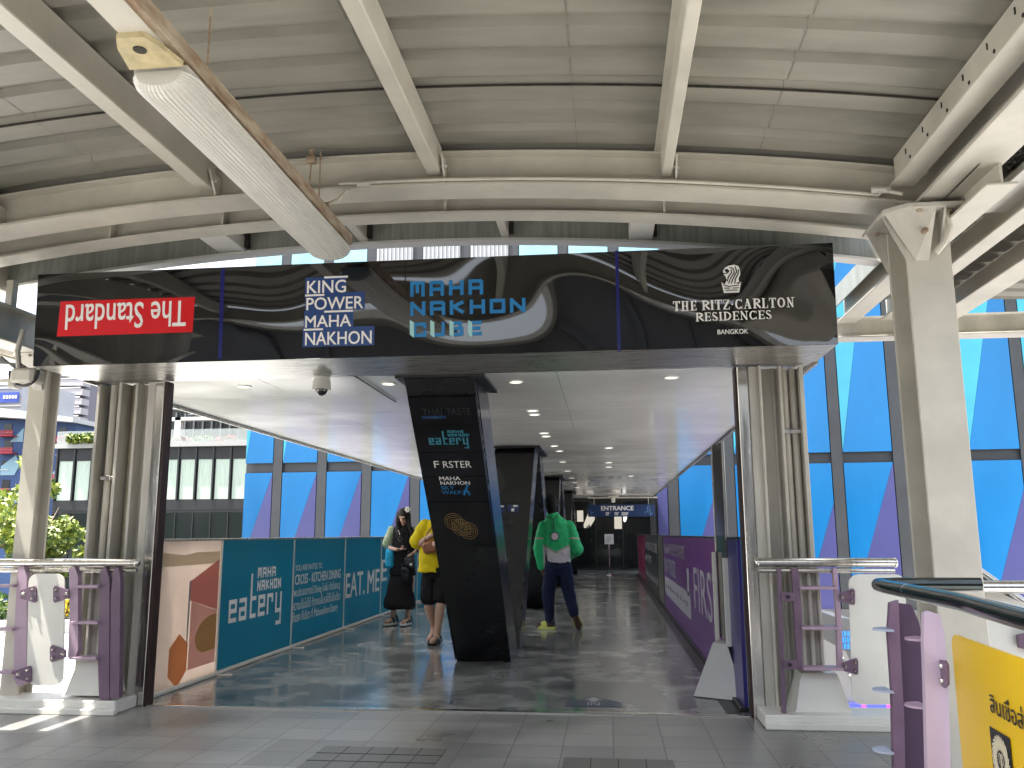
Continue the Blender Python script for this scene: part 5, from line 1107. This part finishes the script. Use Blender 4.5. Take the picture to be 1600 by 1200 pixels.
part(g, 'cable', M_BLACK, fd, True)
# unseen block added behind the viewpoint, its height set for the fascia's reflection
sb = thing('station_block', 'grey station building behind the viewpoint, mirrored in the black fascia', 'building', (0,-18,-6))
part(MB().box(-30,26,-26,-18,-6,6.0), 'wall', mat('station_grey', (.10,.10,.10), .6), sb)
g = MB()
for k in range(14): g.box(-29+k*4,-28.6+k*4,-17.95,-17.7,1,5.8)
part(g, 'pier', M_SLATE, sb); part(MB().box(-31,27,-27,-16.5,6.0,6.3), 'roof', M_CREAM, sb)

# ================================================================== PEOPLE
def remesh(mb, name, mats, org, voxel=.008, smooth=3, wr=0.0, wscale=.09, pick=None):
    me = mb.mesh(name+'_raw', mats[0], org); o = bpy.data.objects.new(name+'_raw', me); COL.objects.link(o)
    m = o.modifiers.new('r', 'REMESH'); m.mode = 'VOXEL'; m.voxel_size = voxel; m.use_smooth_shade = True
    m = o.modifiers.new('s', 'SMOOTH'); m.iterations = smooth; m.factor = .5
    if wr > 0:
        tx_ = bpy.data.textures.new('folds', 'CLOUDS'); tx_.noise_scale = wscale; tx_.noise_depth = 1
        m = o.modifiers.new('d', 'DISPLACE'); m.texture = tx_; m.strength = wr; m.mid_level = .5; m.texture_coords = 'LOCAL'
    bpy.context.view_layer.update(); dg = bpy.context.evaluated_depsgraph_get(); n = bpy.data.meshes.new_from_object(o.evaluated_get(dg)); n.name = name
    bpy.data.objects.remove(o); bpy.data.meshes.remove(me); n.materials.clear()
    for m in mats: n.materials.append(m)
    if pick:
        for p in n.polygons: p.material_index = pick(p.center+Vector(org))
    for p in n.polygons: p.use_smooth = True
    return n
def rpart(mb, name, mats, parent, **k):
    org = ORG[parent.name]; o = bpy.data.objects.new(name, remesh(mb, name, mats, org, **k)); COL.objects.link(o); o.parent = parent; ORG[o.name] = org; return o
def person(mb, label, loc, skin, **k):
    o = bpy.data.objects.new('person', remesh(mb, 'person', [skin], loc, **k)); COL.objects.link(o); o.location = loc; ORG[o.name] = Vector(loc); return tag(o, label, 'person')
def trunk(mb, rings):                                           # elliptical loft: (centre, rx, ry)
    n = 20; mb.ring([[Vector(c)+Vector((rx*math.cos(2*math.pi*j/n), ry*math.sin(2*math.pi*j/n), 0)) for j in range(n)] for c, rx, ry in rings]); return mb
def hand(mb, wr, d, pn, side=1, curl=.6, sc=1.0):
    wr, d, pn = Vector(wr), Vector(d).normalized(), Vector(pn).normalized(); pn = (pn-d*pn.dot(d)).normalized(); lat = d.cross(pn)*side; s = sc
    mb.capsule(wr+d*.012*s, wr+d*.07*s, .024*s, .034*s, 10, .5, pn)
    for k, (o, L) in enumerate(((-.029,.058),(-.010,.070),(.010,.074),(.029,.066))):
        a = wr+d*.085*s+lat*o*s; c = curl*(1.05-.08*k); d1 = (d*math.cos(c)+pn*math.sin(c)); d2 = (d*math.cos(c*2)+pn*math.sin(c*2)); b = a+d1*L*.52*s; mb.capsule(a-d*.015, b, .0098*s, .009*s, 8); mb.capsule(b, b+d2*L*.5*s, .009*s, .0075*s, 8)
    a = wr+d*.03*s+lat*.028*s; b = a+(d*.6+lat*.75+pn*.25).normalized()*.04*s; mb.capsule(a, b, .012*s, .0105*s, 8); mb.capsule(b, b+(d*.9+lat*.1+pn*.5).normalized()*.03*s, .010*s, .008*s, 8)
def head(mb, c, fwd, s=1.0):
    c = Vector(c); f = Vector(fwd).normalized(); sd = f.cross(Vector((0,0,1))).normalized(); u = sd.cross(f)
    mb.ellip(c+u*.02*s-f*.01*s, .074*s, .088*s, .098*s); mb.capsule(c-u*.03*s+f*.022*s, c-u*.088*s+f*.045*s, .058*s, .03*s, 12)
    mb.capsule(c+u*.012*s+f*.088*s, c-u*.028*s+f*.104*s, .009*s, .014*s, 8); mb.capsule(c-u*.058*s+f*.078*s-sd*.018*s, c-u*.058*s+f*.078*s+sd*.018*s, .009*s, .009*s, 8); mb.capsule(c+u*.028*s+f*.078*s-sd*.035*s, c+u*.028*s+f*.078*s+sd*.035*s, .013*s, .013*s, 8)
    for k in (-1,1): mb.capsule(c+sd*k*.076*s-u*.02*s, c+sd*k*.08*s+u*.018*s, .012*s, .016*s, 8, .6)
    return sd, u, f
def fabric(name, col, var=.12, bump=.25, bs=30, rough=.8): return mat(name, col, rough, var=var, vscale=7, bump=bump, bscale=bs, spec=.25)
SK_L = mat('light_skin', (.52,.33,.24), .5, var=.06, vscale=9); SK_D = mat('dark_skin', (.07,.035,.022), .45, var=.1, vscale=9)

# ---- person in a green jacket walking away
Y0 = 11.76
def J(px, py, dy=0.0): return at(px, py, Y=Y0+dy)
loc = (J(872,983).x, Y0, 0.0)
b = MB(); head(b, J(861,789), (.05,1,0))
b.capsule(J(862,800), J(865,812), .055, .06); trunk(b, [(J(873,880),.12,.09),(J(872,855),.125,.09),(J(871,830),.15,.10),(J(868,815),.13,.08),(J(865,808),.06,.05)])
for pts, rs in (((J(848,822),J(842,858),J(848,889)),(.05,.043,.030)), ((J(888,822),J(902,860,.02),J(893,866,.26)),(.05,.043,.030)), ((J(864,884),J(856,930),J(858,972)),(.085,.058,.040)), ((J(882,884),J(890,928),J(899,963,-.08)),(.085,.058,.040))):
    b.capsule(pts[0], pts[1], rs[0], rs[1]); b.capsule(pts[1], pts[2], rs[1], rs[2])
hand(b, J(848,889), (.25,.1,-1), (.6,.6,0), -1, .5, 1.05); hand(b, J(893,866,.26), (-.4,1,.1), (-1,0,0), 1, .8)
an = J(858,972); b.capsule(an, an+Vector((.02,0,-.05)), .04, .042); b.capsule(Vector((an.x+.02,Y0,.055)), Vector((an.x-.14,Y0+.03,.045)), .042, .036)
ar = J(899,963,-.08); b.capsule(ar, J(905,986,.02), .042, .036)
gm = person(b, 'person in a green and white jacket and navy trousers walking away', loc, SK_D, voxel=.0075)
GJ = fabric('jade_nylon', (.025,.47,.17), .1, .35, 18, .55); WJ = fabric('white_nylon', (.62,.58,.60), .05, .3, 18, .55); PIP = fabric('grey_piping', (.38,.36,.30), .1, .1)
b = MB(); trunk(b, [(J(874,879),.155,.118),(J(874,874),.165,.125),(J(873,862),.178,.135),(J(872,845),.195,.14),(J(871,829),.20,.14),(J(869,818),.185,.125),(J(866,810),.12,.095),(J(864,804),.085,.082),(J(863,800),.08,.078)])
for pts, rs in (((J(850,824),J(842,856,-.02),J(846,885)),(.088,.082,.058)), ((J(889,824),J(901,858,-.03),J(894,866,.24)),(.088,.092,.062))):
    b.capsule(pts[0], pts[1], rs[0], rs[1], 14); b.capsule(pts[1], pts[2], rs[1], rs[2], 14)
xc = J(870,860).x; zv = J(870,863).z
def pickj(c):
    if c.x < xc-.178+.02*0 or c.x > xc+.185: 
        zs = J(845,841).z; return 2 if abs(c.z-zs) < .011 else 0
    v = c.z-(zv+abs(c.x-xc)*.52); return 2 if abs(v) < .014 else (1 if v < 0 else 0)
jk = rpart(b, 'jacket', [GJ, WJ, PIP], gm, voxel=.009, smooth=4, wr=.022, wscale=.085, pick=pickj)
b = MB(); pc_ = J(868,838)+Vector((0,-.150,0)); b.disc((pc_.x,pc_.y,pc_.z), .058, .012, 20, 1); pt = part(b, 'back_patch', M_NAVY, jk); b = MB(); b.disc((pc_.x,pc_.y-.004,pc_.z), .048, .006, 20, 1); part(b, 'patch_face', mat('patch_white', (.7,.62,.66), .6), pt)
b = MB(); y_ = Y0-.118; b.tube([J(852,806)+Vector((0,-.09,0)), J(860,808)+Vector((0,-.125,-.01)), J(866,812)+Vector((0,-.140,0)), J(866,830)+Vector((0,-.155,0))], .006, 6).tube([J(873,804)+Vector((0,-.09,0)), J(866,812)+Vector((0,-.142,0))], .006, 6); part(b, 'neck_cord', M_BLACK, jk, True)
NAVYF = fabric('navy_jersey', (.010,.016,.045), .2, .2, 25)
b = MB(); trunk(b, [(J(873,900),.10,.09),(J(873,888),.155,.125),(J(874,876),.150,.112)])
for pts, rs in (((J(863,886),J(856,928),J(859,967)),(.108,.086,.062)), ((J(882,886),J(889,928),J(897,959,-.07)),(.108,.086,.062))):
    b.capsule(pts[0], pts[1], rs[0], rs[1], 14); b.capsule(pts[1], pts[2], rs[1], rs[2], 14)
rpart(b, 'trousers', [NAVYF], gm, voxel=.009, smooth=3, wr=.02, wscale=.1)
b = MB(); hc = J(861,788); b.ellip(hc+Vector((0,-.012,.03)), .092, .108, .112); b.capsule(hc+Vector((0,-.03,-.02)), hc+Vector((.012,-.02,-.11)), .088, .066)
rpart(b, 'hair', [fabric('black_hair', (.006,.006,.007), .2, .5, 60, .7)], gm, voxel=.009)
def slide_shoe(parent, heel, toe, up, wid, sole_m, up_m):
    heel, toe, up = Vector(heel), Vector(toe), Vector(up).normalized(); d = (toe-heel); L = d.length; d /= L; up = (up-d*up.dot(d)).normalized(); sd = d.cross(up)
    oc = [(0,.55),(.06,.8),(.25,.86),(.5,.9),(.72,1.05),(.88,.95),(.97,.62),(1.0,.2)]
    ol = [heel+d*L*t+sd*wid/2*k for t,k in oc]+[heel+d*L*t-sd*wid/2*k for t,k in reversed(oc)]
    s_ = part(MB().prism(ol, up*.032), 'shoe', sole_m, parent)
    g = MB(); R = []
    for t, hh, k in ((.42,.075,.9),(.55,.082,.94),(.72,.07,1.0),(.88,.05,.86),(.97,.036,.5)): R.append([heel+d*L*t+sd*wid/2*k*math.cos(a)+up*(.028+hh*max(0,math.sin(a))) for a in [math.pi*q/8 for q in range(9)]])
    g.ring(R); part(g, 'upper', up_m, s_, True); return s_
YS_ = mat('yellow_foam', (.62,.66,.16), .6); OL = mat('olive_sole', (.10,.10,.035), .6)
slide_shoe(gm, (J(868,983).x, Y0-.02, .0), (J(840,983).x, Y0+.05, .0), (0,0,1), .105, YS_, YS_)
th_ = J(906,990,.02); hh_ = J(898,963,-.06); slide_shoe(gm, hh_+Vector((0,-.035,.02)), Vector((th_.x, th_.y-.02, .012)), (-.15,1,.35), .115, YS_, YS_)
g_ = MB(); hl_ = hh_+Vector((0,-.035,.02)); tl_ = Vector((th_.x, th_.y-.02, .012)); d9 = (tl_-hl_); L9 = d9.length; d9.normalize(); u9 = Vector((-.15,1,.35)); u9 = (u9-d9*u9.dot(d9)).normalized(); s9 = d9.cross(u9); oc9 = [(.03,.5),(.08,.72),(.25,.76),(.5,.78),(.72,.94),(.88,.84),(.96,.5)]
g_.prism([hl_+d9*L9*t+s9*.056*k for t,k in oc9]+[hl_+d9*L9*t-s9*.056*k for t,k in reversed(oc9)], u9*-.006); part(g_, 'shoe_tread', OL, gm)
b = MB(); b.capsule(J(862,970), Vector((J(863,979).x,Y0,.07)), .046, .046); b.capsule(J(898,958,-.06), J(901,970,-.02), .046, .045); rpart(b, 'socks', [fabric('grey_sock', (.05,.055,.07), .1, .2)], gm, voxel=.009)

# ---- woman in black with long hair, looking down at a phone
Y0 = 12.08
loc = (J(624,977).x, Y0, 0.0)
b = MB(); hd = J(631,808,-.05); fwd = Vector((-.12,-1,-.42)); sd, hu, hf = head(b, hd, fwd, .96)
b.capsule(J(632,818,.02), J(632,827,.04), .048, .055); trunk(b, [(J(631,885),.135,.10),(J(631,868),.115,.085),(J(631,845),.135,.09),(J(631,830),.14,.075),(J(632,824),.06,.05)])
for pts, rs in (((J(613,829),J(605,855,-.02),J(620,859,-.24)),(.042,.036,.024)), ((J(650,829),J(662,853,-.02),J(645,865,-.18)),(.042,.036,.024)), ((J(621,890),J(617,930),J(614,962)),(.08,.052,.034)), ((J(641,890),J(641,930),J(637,962)),(.08,.052,.034))):
    b.capsule(pts[0], pts[1], rs[0], rs[1]); b.capsule(pts[1], pts[2], rs[1], rs[2])
hand(b, J(619,859,-.24), (.9,-.35,.05), (.2,-.1,1), 1, .75, .95); hand(b, J(646,865,-.18), (-.8,-.3,-.35), (0,.3,-1), -1, .75, .95)
for (hx_, hy_, tx_, ty_) in ((614,966,608,975),(638,966,634,975)): a = J(hx_,hy_); b.capsule(a, Vector((a.x,a.y,.085)), .034, .036); b.capsule(Vector((a.x,a.y,.075)), Vector((J(tx_,ty_).x,Y0-.16,.062)), .036, .03)
wm = person(b, 'woman in black with long dark hair looking down at her phone', loc, SK_L, voxel=.0075)
HAIR = fabric('dark_brown_hair', (.012,.008,.006), .3, .6, 70, .45)
b = MB(); b.ellip(hd+hu*.035-hf*.022, .090, .098, .098); 
for k in (-1, 1):
    b.capsule(hd+sd*k*.062+hu*.05+hf*.012, hd+sd*k*.085-Vector((0,0,.10))+hf*.02, .042, .036, 10, .7); b.capsule(hd+sd*k*.085-Vector((0,0,.10))+hf*.02, J(622 if k*sd.x < 0 else 646, 842,-.10), .038, .022, 10, .6)
b.capsule(hd-hf*.06, hd-hf*.05+Vector((0,0,-.30)), .085, .085, 12, .7)
rpart(b, 'hair', [HAIR], wm, voxel=.009, wr=.012, wscale=.03)
eyes = MB()
for k in (-1,1): eyes.ellip(hd+sd*k*.03+hu*.006+hf*.078, .012, .006, .004)
part(eyes, 'eyelids', mat('lash_dark', (.05,.03,.025), .6), wm, True)
b = MB(); b.capsule(hd-hu*.054+hf*.086-sd*.014, hd-hu*.054+hf*.086+sd*.014, .007, .007, 8); part(b, 'lips', mat('lip_red', (.45,.10,.09), .45), wm, True)
b = MB()
for k in range(6): a = k*1.05; c = J(637,796,-.12); b.ellip(c+Vector((.024*math.cos(a),-.005,.024*math.sin(a))), .018, .01, .018, 8, 6)
part(b, 'flower_clip', mat('flower_white', (.75,.73,.68), .6), wm, True)
BLKF = fabric('black_cloth', (.007,.007,.008), .2, .3, 20); FLOR = mat('floral_print', (.62,.60,.45), .8, col2=(.14,.30,.14), vscale=28, spec=.2)
b = MB(); b.capsule(J(612,828), J(605,850,-.02), .062, .072, 14); rpart(b, 'sleeve', [FLOR], wm, voxel=.009, wr=.012)
b = MB(); b.capsule(J(651,828), J(660,848,-.02), .060, .066, 14); rpart(b, 'sleeve', [FLOR], wm, voxel=.009, wr=.012)
b = MB(); trunk(b, [(J(629,899),.195,.15),(J(629,885),.185,.145),(J(630,868),.165,.128),(J(631,848),.162,.118),(J(631,834),.172,.10),(J(631,827),.165,.085),(J(632,822),.085,.06)]); rpart(b, 'vest', [BLKF], wm, voxel=.009, wr=.024, wscale=.1)
b = MB(); trunk(b, [(J(624,951),.222,.175),(J(624,944),.232,.18),(J(625,925),.20,.155),(J(628,900),.178,.14),(J(631,878),.14,.11)]); rpart(b, 'skirt', [BLKF], wm, voxel=.010, wr=.035, wscale=.2)
def sandal(parent, heel, toe, wid, sole_h, sole_m):
    heel, toe = Vector(heel), Vector(toe); d = (toe-heel); L = d.length; d /= L; sd_ = d.cross(Vector((0,0,1))); up = Vector((0,0,1)); oc = [(0,.5),(.06,.75),(.25,.82),(.5,.84),(.74,1.0),(.9,.9),(1,.4)]
    ol = lambda z: [heel+d*L*t+sd_*wid/2*k+up*z for t,k in oc]+[heel+d*L*t-sd_*wid/2*k+up*z for t,k in reversed(oc)]
    s_ = part(MB().prism(ol(.012), up*(sole_h-.012)), 'shoe', sole_m, parent); part(MB().prism([p for p in ol(0)], up*.0115), 'tread', M_BLACK, s_)
    g = MB()
    for t, hh, w_ in ((.12,.10,.035),(.42,.075,.05),(.70,.055,.05)):
        R = []
        for q in range(9): a = math.pi*q/8; R.append(heel+d*L*t+sd_*wid*.53*math.cos(a)+up*(sole_h-.01+hh*math.sin(a)))
        vs = [p-d*w_/2 for p in R]+[p+d*w_/2 for p in R]; g.add(vs, [(i,i+1,10+i,9+i) for i in range(8)]); 
    st_ = part(g, 'strap', M_BLACK, s_, True)
    m = st_.modifiers.new('thick', 'SOLIDIFY'); m.thickness = .006; return s_
sandal(wm, (J(619,978).x, Y0+.05, 0), (J(604,980).x, Y0-.15, 0), .095, .05, M_WHITE); sandal(wm, (J(639,977).x, Y0+.06, 0), (J(632,979).x, Y0-.16, 0), .095, .05, M_WHITE)
g = MB(); R = []
for k in range(17): a = 2*math.pi*k/16; R.append(J(625,842,-.155)+Vector((.024*math.cos(a),0,.03*math.sin(a))))
g.tube(R, .004, 5); g.tube([J(622,828,-.12), J(625,836,-.155)], .003, 5); part(g, 'hanging_glasses', M_STEEL, wm, True)
ph = J(627,858,-.33); solo(MB().bbox(ph.x-.055,ph.x+.06,ph.y-.01,ph.y+.06,ph.z-.006,ph.z+.006,.004), 'phone', mat('rose_phone', (.50,.30,.24), .3), 'pinkish phone held in the hand of the woman in black', 'phone', ph)
def bag(name, mats, label, cat, px0, py0, px1, py1, dy, dep, strap=None, tilt=0):
    a, c = J(px0,py1,dy), J(px1,py0,dy); t = thing(name, label, cat, ((a.x+c.x)/2, Y0+dy, a.z))
    g = MB(); g.bbox(a.x,c.x,Y0+dy-dep/2,Y0+dy+dep/2,a.z,c.z,min(.03,dep*.4)); 
    if tilt:
        cen = Vector(((a.x+c.x)/2, Y0+dy, (a.z+c.z)/2)); Rm = Matrix.Rotation(tilt, 3, 'Y'); g.v = [Rm @ (v-cen)+cen for v in g.v]
    bd_ = rpart(g, 'body', mats, t, voxel=.008, smooth=4, wr=.02, wscale=.07)
    if strap: part(MB().tube([J(*p) for p in strap], .007, 6), 'strap', mats[0], t, True)
    return t
bag('tote_bag', [fabric('sky_blue_cloth', (.03,.38,.62), .15, .4, 18)], 'sky blue cloth bag hanging from the forearm of the woman in black', 'bag', 602,858,616,888,-.10, .10, ((604,868,-.10),(605,852,-.10),(611,851,-.12),(612,866,-.10)))
bag('handbag', [M_BLACK], 'small black handbag held beside the floral blouse', 'bag', 631,870,648,888,-.24, .09, ((634,874,-.24),(638,862,-.22),(645,864,-.22),(646,874,-.24)))
g = MB(); c = J(642,882,-.30); solo(g.disc((c.x,c.y,c.z),.018,.008,14,1), 'badge', M_WHITE2, 'round pale badge pinned to the small black handbag', 'badge', c)
bag('phone_pouch', [M_BLACK], 'narrow black pouch hanging low on a cord from the handbag', 'pouch', 627,886,638,908,-.26, .03, ((628,892,-.26),(628,884,-.26),(632,880,-.24),(637,884,-.26),(637,892,-.26)))

# ---- person in a yellow shirt half hidden by the pillar
Y0 = 10.16
loc = (J(684,1003).x, Y0, 0.0)
b = MB(); head(b, J(690,784), (-.1,-1,-.15)); b.capsule(J(689,796), J(686,810), .055, .06); trunk(b, [(J(679,895),.13,.095),(J(680,870),.13,.095),(J(682,840),.155,.105),(J(684,820),.15,.085),(J(686,812),.06,.05)])
for pts, rs in (((J(660,822),J(651,853,-.02),J(675,836,-.22)),(.052,.043,.029)), ((J(707,822),J(716,856,-.02),J(692,850,-.24)),(.052,.043,.029)), ((J(671,895),J(670,942),J(678,980,.10)),(.088,.058,.038)), ((J(689,895),J(689,940,-.05),J(683,990,-.06)),(.088,.060,.038))):
    b.capsule(pts[0], pts[1], rs[0], rs[1]); b.capsule(pts[1], pts[2], rs[1], rs[2])
b.capsule(J(670,948,.01), J(673,962,.05), .056, .05); b.capsule(J(688,948,-.06), J(686,966,-.05), .058, .052)
hand(b, J(674,836,-.22), (.9,-.1,.25), (.1,1,-.2), -1, .6, 1.0); hand(b, J(692,850,-.24), (-.9,-.1,.0), (0,1,0), 1, .6)
a = J(678,980,.10); b.capsule(a, Vector((a.x-.005,Y0+.06,.08)), .04, .04); b.capsule(Vector((a.x-.005,Y0+.06,.085)), Vector((a.x-.02,Y0-.06,.05)), .042, .034)
a = J(683,990,-.06); b.capsule(a, Vector((a.x-.005,Y0-.06,.06)), .04, .042); b.capsule(Vector((a.x-.005,Y0-.07,.06)), Vector((a.x-.02,Y0-.24,.042)), .044, .036)
ym = person(b, 'person in a bright yellow shirt and black shorts behind the leaning pillar', loc, SK_L, voxel=.0075)
YF = fabric('yellow_cotton', (.72,.56,.01), .08, .3, 16)
b = MB(); trunk(b, [(J(676,894),.185,.14),(J(677,885),.182,.138),(J(678,862),.175,.135),(J(681,838),.185,.135),(J(684,822),.185,.115),(J(686,813),.12,.09),(J(687,808),.075,.075)]); b.capsule(J(664,823), J(652,846,-.02), .090, .092, 14); b.capsule(J(706,823), J(715,848,-.02), .09, .092, 14)
rpart(b, 'shirt', [YF], ym, voxel=.009, smooth=4, wr=.022, wscale=.1)
b = MB(); trunk(b, [(J(680,905),.13,.11),(J(680,890),.165,.13),(J(680,880),.15,.11)]); b.capsule(J(671,900), J(671,933), .10, .108, 14); b.capsule(J(690,900), J(690,932,-.03), .10, .108, 14); rpart(b, 'shorts', [BLKF], ym, voxel=.009, wr=.018)
hc = J(690,782); b = MB(); b.ellip(hc+Vector((0,.02,.03)), .086, .098, .095); rpart(b, 'hair', [HAIR], ym, voxel=.009, wr=.012, wscale=.03)
s1_ = (J(678,992).x); sandal(ym, (s1_+.01, Y0+.13, .02), (s1_-.02, Y0-.10, .0), .10, .03, M_BLACK)
s2_ = (J(684,1003).x); sandal(ym, (s2_+.01, Y0-.01, 0), (s2_-.03, Y0-.28, 0), .105, .03, M_BLACK)
t = bag('crossbody_bag', [mat('tan_leather', (.30,.11,.045), .45, var=.15, vscale=8)], 'tan leather crossbody bag worn over the yellow shirt', 'bag', 660,845,688,865,-.19, .08, None, -.18)
part(MB().tube([J(662,848,-.19), J(668,832,-.165), J(682,815,-.13), J(695,808,-.04)], .009, 6).tube([J(686,852,-.2), J(697,840,-.16), J(704,826,-.10)], .009, 6), 'strap', MATS['tan_leather'], t, True)
g = MB(); c = J(652.5,859.5,-.1); Y0 = 12.08; c = J(652,860,-.17); wt = MB(); wt.tube([c+Vector((-.010,0,0)), c+Vector((.012,.004,.006))], .031, 14); solo(wt, 'wristwatch', M_BLACK, 'black wristwatch on the arm that holds the small black handbag', 'watch', c)
